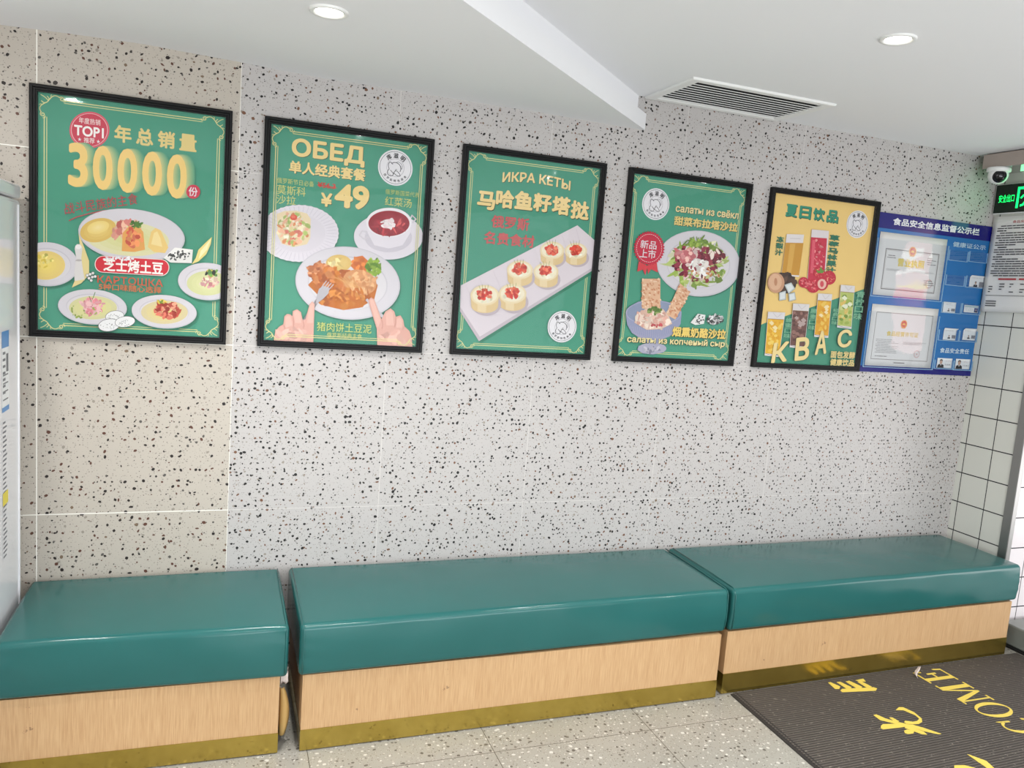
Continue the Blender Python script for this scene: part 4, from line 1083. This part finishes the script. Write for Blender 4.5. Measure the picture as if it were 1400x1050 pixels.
    for ch, tl, tr, bl in (('К', (176, 858), (256, 848), (160, 962)), ('В', (290, 832), (362, 824), (280, 950)), ('А', (394, 800), (452, 792), (384, 920)), ('С', (506, 792), (578, 786), (498, 884))): p.TQ(ch, tl, tr, bl, KV, .03, shadow=(60, 110, 84), sh=(.002, -.002))
    p.T('面包发酵', (468, 897), (592, 37), (230, 206, 136), .035); p.T('健康饮品', (465, 937), (588, 36), (230, 206, 136), .035)

poster(-.0181, .6129, 'framed green poster reading 30000 with white potato plates, leftmost of the row', GREEN, (20, 90, 2.625), poster_potato)
poster(.7018, .6129, 'framed green set-meal poster with a price of 49 and two hands at a plate', GREEN, (340, 150, 1050/340), poster_set_meal)
poster(1.4301, .6129, 'framed green poster with six caviar tartlets on a white slab', GREEN, (600, 180, 1050/320), poster_tartlet)
poster(2.1509, .6129, 'framed green poster with a beetroot salad plate and a red rosette', GREEN, (820, 220, 1050/290), poster_salads)
poster(2.8691, .6257, 'framed yellow poster of summer drinks, rightmost of the framed row', (244, 208, 128), (1010, 240, 3.75), poster_drinks)
# ------------------------------------------------------------------ food safety notice board
BX0, BX1, BZ0, BZ1 = 3.5028, 4.2440, 1.2985, 2.066
bd = thing('notice_board', (BX0, 0, BZ0), 'blue food safety notice board with clear pockets, right of the yellow poster', 'notice board')
BW, BH = BX1-BX0, BZ1-BZ0
M_acr = simple('blue_acrylic', (36, 104, 166), .12, 0, .5); M_navy = simple('navy_acrylic', (16, 14, 106), .12, 0, .5)
boxo('panel', (0, -.006, 0), (BW, -.0005, BH), M_acr, bd, .001)
hz = on(1180+160/7.778, 280+240/7.778, 1, -.008).z-BZ0
boxo('header_band', (0, -.0075, hz), (BW, -.0055, BH), M_navy, bd)
boxo('footer_band', (0, -.0075, 0), (BW, -.0055, .030), M_navy, bd)
B1, B2 = (1180, 280, 7.778), (1180, 390, 7.778)
pb = Print((BX0, 0, BZ0), None, B1, -.008); pb.d = .0077
pb.T('食品安全信息监督公示栏', (326, 134), (1250, 80), (240, 240, 244), .03)
# heading runs level on the board
pb.T('健康证公示', (962, 390), (1310, 54), (196, 220, 236), .01)
pb.crop = B2; pb.T('食品安全责任', (822, 662), (1130, 55), (206, 226, 240), .02)
pb.build(bd)
m = bpy.data.materials.new('clear_pocket'); m.use_nodes = True; nt = m.node_tree; nt.nodes.clear(); g = G(nt)
gl = g.n('ShaderNodeBsdfGlossy'); gl.inputs['Roughness'].default_value = .03
tr = g.n('ShaderNodeBsdfTransparent'); tr.inputs[0].default_value = (.96, .97, .98, 1)
fz = g.n('ShaderNodeFresnel'); fz.inputs[0].default_value = 1.5
nb = g.bump(g.noise(g.pos(), 5, 1), .10, .02); g.put(gl.inputs['Normal'], nb)
mx = g.n('ShaderNodeMixShader'); geo = g.n('ShaderNodeNewGeometry'); g.put(mx.inputs[0], g.m('MULTIPLY', fz.outputs[0], g.m('SUBTRACT', 1.0, geo.outputs['Backfacing']))); g.put(mx.inputs[1], tr.outputs[0]); g.put(mx.inputs[2], gl.outputs[0])
out = g.n('ShaderNodeOutputMaterial'); nt.links.new(mx.outputs[0], out.inputs[0]); M_pocket = m
M_edgep = simple('pocket_edge', (150, 190, 220), .2)
def bpt(crop, u, v, y=-.01): p = on(crop[0]+u/crop[2], crop[1]+v/crop[2], 1, y); return p.x, p.z
def pocket(x0, z0, x1, z1, label=None):
    """open-topped clear pocket: a clear front on two side rails and a bottom rail"""
    bm = bmesh.new(); box(bm, (x0-BX0, -.0125, z0-BZ0), (x1-BX0, -.0115, z1-BZ0)); o = obj('pocket', bm, M_pocket, bd)
    bm = bmesh.new(); e = .0022
    box(bm, (x0-BX0-e, -.0122, z0-BZ0), (x0-BX0, -.0058, z1-BZ0)); box(bm, (x1-BX0, -.0122, z0-BZ0), (x1-BX0+e, -.0058, z1-BZ0)); box(bm, (x0-BX0-e, -.0122, z0-BZ0-e), (x1-BX0+e, -.0058, z0-BZ0))
    obj('rail', bm, M_edgep, o)
def paper(name, x0, z0, x1, z1, label, cat, draw, curl=None, group=None, th=.0006, base=(214, 212, 210)):
    t = thing(name, (x0, 0, z0), label, cat, group)
    w, h = x1-x0, z1-z0
    M_p = bpy.data.materials.get('paper_%d' % base[0]) or simple('paper_%d' % base[0], base, .6)
    n = 9
    def bend(a, b_):            # a, b in 0..1
        if not curl: return -.0085
        k = max(0, (b_-(1-curl[1]))/curl[1])
        return -.0085-curl[0]*k*k*(.4+.6*(a if curl[2] > 0 else 1-a))
    rows = [[(w*a/n, bend(a/n, b_/n), h*b_/n-(abs(curl[0])*.5*(b_/n)**4 if curl else 0)) for a in range(n+1)] for b_ in range(n+1)]
    sheet('sheet', rows, M_p, th, t)
    p = Print((x0, 0, z0), (0, 0, w, h), None, -.0085); p.d = .0; draw(p, w, h)
    for k, (V, F_, C_) in p.parts.items():
        p.parts[k] = ([(a, bend(a/w, c_/h)-.0005+b_, c_) for a, b_, c_ in V], F_, C_)
    p.build(t)
    return t
def bars(p, x0, z0, x1, z1, n, col, seed, fill=.55, gap=None):
    """rows of fine print"""
    r = random.Random(seed); h = (z0-z1)/n
    for i in range(n):
        z = z0-h*i; x = x0+(r.random() < .3)*(x1-x0)*.06; xe = x1-(x1-x0)*(r.random()**2)*.45
        while x < xe:
            w = r.uniform(.006, .03) if not gap else gap*r.uniform(.4, .8)
            p.rect(x, z-h*fill, min(x+w, xe), z, col, 'print'); x += w+r.uniform(.0015, .004)+(gap or 0)*.7
def ringl(p, cx, cz, r, w, col): p.stroke([(cx+r*math.cos(6.2832*k/40), cz+r*math.sin(6.2832*k/40)) for k in range(41)], w, col)
def frame_line(p, x0, z0, x1, z1, w, col):
    p.rect(x0, z0, x1, z0+w, col); p.rect(x0, z1-w, x1, z1, col); p.rect(x0, z0, x0+w, z1, col); p.rect(x1-w, z0, x1, z1, col)
def emblem(p, cx, cz, r):
    p.ell_local(cx, cz, r, r, (222, 150, 70)); p.ell_local(cx, cz+r*.08, r*.74, r*.74, (206, 56, 44)); ringl(p, cx, cz, r*.86, r*.12, (236, 190, 90))
    p.poly([(cx-r*.5, cz-r*.2), (cx-r*.4, cz+.1*r), (cx, cz+r*.32), (cx+r*.4, cz+.1*r), (cx+r*.5, cz-r*.2)], (236, 190, 80)); p.rect(cx-r*.62, cz-r*.95, cx+r*.62, cz-r*.62, (226, 150, 60))
GR = (132, 128, 128)
def licence(p, w, h):
    frame_line(p, .045, .03, w-.04, h-.075, .004, (128, 120, 118)); frame_line(p, .052, .037, w-.047, h-.082, .0012, (170, 164, 160))
    emblem(p, w*.5, h-.078, .024)
    p.text_quad('营业执照', (w*.30, h-.115), (w*.70, h-.115), (w*.30, h-.155), (w*.70, h-.155), (232, 206, 60), .02)
    bars(p, .06, h-.105, .135, h-.125, 2, GR, 1, .35); bars(p, w-.115, h-.10, w-.055, h-.14, 4, GR, 2, .35)
    bars(p, .06, h-.17, w*.46, .12, 5, GR, 3, .22); bars(p, w*.52, h-.17, w-.06, .12, 5, GR, 4, .22)
    ringl(p, w-.085, .075, .02, .0018, (206, 130, 130)); bars(p, w-.12, .09, w-.05, .06, 3, GR, 5, .3)
def permit(p, w, h):
    frame_line(p, .032, .032, w-.03, h-.036, .003, (150, 144, 140)); emblem(p, w*.5, h-.088, .021)
    p.text_quad('食品经营许可证', (w*.26, h-.125), (w*.74, h-.125), (w*.26, h-.15), (w*.74, h-.15), (232, 204, 90), .02)
    bars(p, .05, h-.168, w*.46, .06, 9, GR, 6, .22); bars(p, w*.52, h-.175, w-.05, .11, 6, GR, 7, .22); bars(p, .045, .05, w*.44, .043, 1, GR, 8, .4)
    ringl(p, w*.75, .068, .017, .0016, (206, 120, 124)); p.text_quad('★', (w*.75-.005, .073), (w*.75+.005, .073), (w*.75-.005, .063), (w*.75+.005, .063), (206, 120, 124)); p.rect(w*.42, .017, w*.58, .021, GR)
xa, za = bpt(B1, 190, 283); xb, _ = bpt(B1, 905, 345); _, zb = bpt(B2, 105, 98)
paper('business_licence', xa, zb, xb, za, 'grey-bordered business licence with red and gold emblem, upper of the two certificates', 'certificate', licence, group='certificates on the notice board')
pocket(xa-.012, zb-.006, xb+.012, za-.03)
xc, zc = bpt(B2, 95, 196); xd, _ = bpt(B2, 810, 240); xc2, zd = bpt(B2, 15, 850)
xc = (xc+xc2)/2+.003
paper('food_permit', xc, zd, xd, zc, 'thin-bordered food permit with small yellow heading, lower of the two certificates', 'certificate', permit, group='certificates on the notice board')
pocket(xc-.010, zd-.006, xd+.010, zc-.035)
def person_bits(p, cx, z0, s, suit=(30, 32, 44)):
    p.poly([(cx-s*.5, z0), (cx-s*.42, z0+s*.32), (cx-s*.15, z0+s*.42), (cx+s*.15, z0+s*.42), (cx+s*.42, z0+s*.32), (cx+s*.5, z0)], suit)
    p.ell_local(cx, z0+s*.66, s*.2, s*.27, (206, 168, 150), n=20); p.poly([(cx-s*.21, z0+s*.68), (cx-s*.2, z0+s*.9), (cx, z0+s*.98), (cx+s*.2, z0+s*.9), (cx+s*.21, z0+s*.68), (cx+.1*s, z0+s*.82), (cx-.1*s, z0+s*.82)], (40, 36, 36))
    p.poly([(cx-s*.1, z0+s*.42), (cx, z0+s*.2), (cx+s*.1, z0+s*.42)], (226, 226, 230))
def health(seed, full=False):
    def d(p, w, h):
        bars(p, w*.12, h*.93, w*.8, h*.66, 3, (130, 128, 130), seed, .4, .003)
        if full: person_bits(p, w*.42, h*.02, h*.46)
        else: person_bits(p, w*.45, h*.12, h*.28)
        p.rect(w*.66, h*(.03 if full else .14), w*.96, h*(.45 if full else .40), (134, 134, 142)); 
    return d
def green_card(p, w, h):
    p.rect(w*.04, h*.72, w*.96, h*.92, (176, 200, 206)); bars(p, w*.1, h*.66, w*.62, h*.2, 4, (130, 140, 150), 5, .4, .004); p.rect(w*.70, h*.08, w*.96, h*.68, (70, 92, 150)); person_bits(p, w*.83, h*.08, h*.5, (30, 34, 60))
def manager(seed):
    def d(p, w, h):
        person_bits(p, w*.26, h*.02, h*.9, (24, 24, 30)); bars(p, w*.54, h*.8, w*.92, h*.6, 2, (190, 120, 120), seed, .35, .004); bars(p, w*.54, h*.42, w*.9, h*.2, 1, (70, 70, 80), seed+1, .6, .004)
    return d
def card(crop, tl, br, label, draw, curl=None, name='health_card', cat='card', pad=True):
    x0, z1 = bpt(crop, *tl); x1, z0 = bpt(crop, *br)
    paper(name, x0, z0, x1, z1, label, cat, draw, curl, 'identity cards in the notice board pockets', base=(222, 224, 226))
    return x0, z0, x1, z1
GP = 'small white health card '
cs = []
for crop, tl, br in ((B1, (925, 478), (1105, 606)), (B1, (1142, 494), (1312, 620)), (B1, (892, 740), (1070, 866)), (B1, (1108, 752), (1280, 890)),
                     (B2, (850, 176), (1030, 302)), (B2, (1062, 192), (1236, 314)), (B2, (815, 470), (1015, 594)), (B2, (1030, 480), (1200, 604)), (B2, (770, 790), (950, 892)), (B2, (974, 800), (1150, 906))):
    x0, z1 = bpt(crop, *tl); x1, z0 = bpt(crop, *br); pocket(x0, z0, x1, z1)
card(B1, (1146, 738), (1280, 884), 'curled white portrait card, topmost, the only card in its row of pockets', health(11, True), (.010, .25, -1))
card(B2, (862, 174), (978, 296), GP+'standing upright, beside the green and blue card', health(12))
card(B2, (1082, 208), (1222, 298), 'small green and blue health card lying landscape in its pocket', green_card)
card(B2, (868, 442), (982, 588), 'curled white health card in the pocket left of the rightmost curled card', health(13), (.012, .3, 1))
card(B2, (1076, 444), (1190, 590), 'curled white health card nearest the tiled pier, above the white photo cards', health(14), (.012, .3, -1))
card(B2, (796, 772), (940, 884), 'white photo card of a dark-suited person, left of the bottom two', manager(21), None, 'photo_card')
card(B2, (992, 782), (1130, 896), 'white photo card of a dark-suited person, right of the bottom two', manager(25), None, 'photo_card')

# ------------------------------------------------------------------ printed notice on the tiled pier, its left edge curling off the wall
nt_ = thing('paper_notice', (XR, -.13, 1.63), 'printed white paper notice taped to the tiled pier under the exit sign', 'notice')
NZ0, NZ1, NY0, NY1 = 1.636, 2.115, -.012, -.36
M_paper = simple('notice_paper', (232, 230, 226), .6)
def nb_(a, b_):                     # a across (0 at the back wall), b up
    k = max(0, 1-a/.35)
    return .009+.009*k*k*(1-b_)+.002*math.sin(3.1*b_)
n = 14
rows = [[(-nb_(a/n, b_/n), NY0+(NY1-NY0)*a/n+.13-.004*(1-b_/n), NZ0-1.63+(NZ1-NZ0)*b_/n+.006*(a/n)*(1-b_/n)) for a in range(n+1)] for b_ in range(n+1)]
sheet('sheet', rows, M_paper, .0006, nt_)
pn = Print((0, 0, 0), (0, 0, NY0-NY1, NZ1-NZ0)); w, h = NY0-NY1, NZ1-NZ0
r = random.Random(9); z = h-.046
pn.text_quad('食品安全承诺书', (w*.30, h-.022), (w*.72, h-.022), (w*.30, h-.036), (w*.72, h-.036), (196, 84, 84), .01)
K = (96, 94, 94)
for i in range(22):
    x0 = .028 if i % 3 else .045; x1 = w-.03-(0 if i % 3 != 2 else r.uniform(.05, .18))
    if i in (2, 9, 13): x1 = x0+.05
    x = x0
    while x < x1:
        q = r.uniform(.012, .05); pn.rect(x, z-.0052, min(x+q, x1), z, K if i not in (2, 9, 13) else (50, 50, 50), 'print'); x += q+.003
    z -= .0118
pn.rect(.075, z-.012, .17, z-.004, (196, 70, 76), 'print'); pn.rect(.185, z-.012, .29, z-.004, (196, 70, 76), 'print'); z -= .03
for i in range(4):
    for k in range(5):
        if (i+k) % 4: pn.rect(.03+.055*k, z-.005, .03+.055*k+r.uniform(.008, .03), z, K, 'print')
    z -= .013
pn.rect(.02, z-.010, w-.02, z-.0075, K, 'print'); z -= .035
for i in range(3): pn.rect(.025, z-.005, .08, z, K, 'print'); z -= .0115
for k, (V, F_, C_) in list(pn.parts.items()):
    if V: pn.parts[k] = ([(-nb_(a/w, c_/h)-.0006+b_, NY0-a+.13-.004*(1-c_/h), c_+NZ0-1.63+.006*(a/w)*(1-c_/h)) for a, b_, c_ in V], F_, C_)
for k, (V, Fc, C_) in pn.parts.items():
    if not V: continue
    k = k.split('.')[0]
    me = bpy.data.meshes.new(k); me.from_pydata(V, [], Fc); me.update()
    ca = me.color_attributes.new('ink', 'FLOAT_COLOR', 'POINT'); ca.data.foreach_set('color', [x for c_ in C_ for x in (*c_, 1)])
    link(k, me, M_ink, nt_)

# ------------------------------------------------------------------ lit exit sign on the pier
es = thing('exit_sign', (XR-.0, -.18, 2.20), 'lit green exit sign with running figure, on the tiled pier under the doorway header', 'exit sign')
EZ = .0695
boxo('case', (-.024, -.19, -EZ-.004), (-.0005, .172, EZ+.004), M_white, es, .004)
M_eb = simple('sign_face', (2, 22, 8), .25)
boxo('face', (-.0255, -.185, -EZ), (-.0238, .167, EZ), M_eb, es)
M_green = simple('sign_green_light', (20, 240, 110), .4, emit=(10, 255, 110), es=2.6)
def sign_mesh(name, pts, faces):
    """pts in (across from the back wall, up) metres on the sign face"""
    v = [(-.0259, .167-a, b_) for a, b_ in pts]
    return pydata(name, v, faces, M_green, es, fix=False)
def sign_text(t, a0, a1, z0, z1, bold):
    v, f, _ = glyphs(t, bold); sign_mesh('print', [(a0+(a1-a0)*x, z0+(z1-z0)*y) for x, y in v], [q for c_ in f for q in c_])
sign_text('安全出口', .022, .105, -.018, .020, 0)
sign_text('EXIT', .255, .335, -.018, .020, 0)
def sign_poly(name, polys):
    pts, fs = [], []
    for pl in polys: fs.append(tuple(range(len(pts), len(pts)+len(pl)))); pts += pl
    sign_mesh(name, pts, fs)
sign_poly('door_symbol', [[(.118, -.05), (.130, -.05), (.130, .052), (.118, .052)], [(.130, .040), (.225, .040), (.225, .052), (.130, .052)], [(.213, -.05), (.225, -.05), (.225, .040), (.213, .040)]])
head = [(.184+.0095*math.cos(k*.5236), .027+.0095*math.sin(k*.5236)) for k in range(12)]
sign_poly('running_figure', [head, [(.150, .010), (.160, .016), (.186, .014), (.182, -.012), (.166, -.012), (.166, .004)], [(.136, .000), (.142, -.006), (.156, .006), (.160, .016), (.150, .012)],
                             [(.184, .010), (.200, -.002), (.206, .004), (.190, .015)], [(.166, -.012), (.178, -.010), (.158, -.040), (.140, -.044), (.140, -.034), (.152, -.032)], [(.172, -.012), (.182, -.012), (.196, -.028), (.192, -.048), (.182, -.046), (.184, -.030)]])
l = bpy.data.lights.new('exit_glow', 'AREA'); l.shape = 'RECTANGLE'; l.size = .3; l.size_y = .1; l.energy = .22; l.color = (.2, 1, .4)
o = bpy.data.objects.new('exit_glow', l); COL.objects.link(o); o.parent = es; o.location = (-.028, 0, 0); o.rotation_euler = (0, math.radians(90), 0)

# ------------------------------------------------------------------ dome camera under the doorway header
sc = thing('security_camera', (4.088, -.125, 2.327), 'white dome security camera with black lens under the doorway header', 'security camera')
bm = bmesh.new(); lathe(bm, [(.0, 0), (.050, 0), (.052, -.006), (.052, -.018), (.046, -.022), (0, -.022)], 36); obj('mount', bm, M_white, sc, True)
ball = [(.046*math.sin(t), -.026-.046*0-.046*math.cos(math.pi-t)*0-.040*(1-math.cos(t))) for t in (math.pi*k/16 for k in range(17))]
bm = bmesh.new(); bmesh.ops.create_uvsphere(bm, u_segments=28, v_segments=18, radius=.044); bmesh.ops.translate(bm, verts=bm.verts, vec=(0, 0, -.034)); hs = obj('housing', bm, M_white, sc, True)
dirv = Vector((-.75, -.95, -.42)).normalized()
bm = bmesh.new(); lathe(bm, [(0, .0455), (.012, .0452), (.022, .040), (.029, .034), (.0305, .032), (.0295, .030)], 28)
rot = Vector((0, 0, 1)).rotation_difference(dirv).to_matrix()
bmesh.ops.rotate(bm, verts=bm.verts, matrix=rot); bmesh.ops.translate(bm, verts=bm.verts, vec=(0, 0, -.034))
obj('lens_window', bm, simple('camera_black', (8, 8, 9), .12), sc, True)

# ------------------------------------------------------------------ lit shop sign across the street, mirrored in the pockets of the board
ss = bpy.data.objects.new('street_front', None); COL.objects.link(ss); ss.location = (8.5, -4.42, 0); ss['kind'] = 'structure'
M_sp = simple('sign_pink_light', (250, 200, 205), .5, emit=(255, 206, 206), es=4.5); M_sw = simple('sign_white_light', (255, 250, 246), .5, emit=(255, 250, 244), es=8)
M_sy = simple('sign_yellow_light', (255, 230, 60), .5, emit=(255, 226, 40), es=7); M_sr = simple('sign_red_light', (240, 60, 90), .5, emit=(255, 60, 100), es=6)
M_post = simple('sign_steel', (90, 90, 94), .4, .8)
boxo('post', (-.0, -.05, 0), (.08, .05, 1.2), M_post, ss)
boxo('panel', (-.05, -.2, 1.2), (.13, .2, 2.62), M_sp, ss, .01)
for z0, z1 in ((2.33, 2.42), (2.07, 2.14)): boxo('light_bar', (-.07, -.2, z0), (-.05, .2, z1), M_sw, ss)
v, f, _ = glyphs('小吃', .02)
f = [q for c_ in f for q in c_]
pydata('lettering', [(-.054-.0002*(i*6//len(v)), .16-.34*p[0], 2.17+.14*p[1]) for i, p in enumerate(v)], f, M_sy, ss, fix=False)
boxo('banner', (-.06, -.17, 1.72), (-.05, .15, 1.92), M_sr, ss)
boxo('banner_border', (-.062, -.17, 1.92), (-.05, .17, 1.945), M_sy, ss)
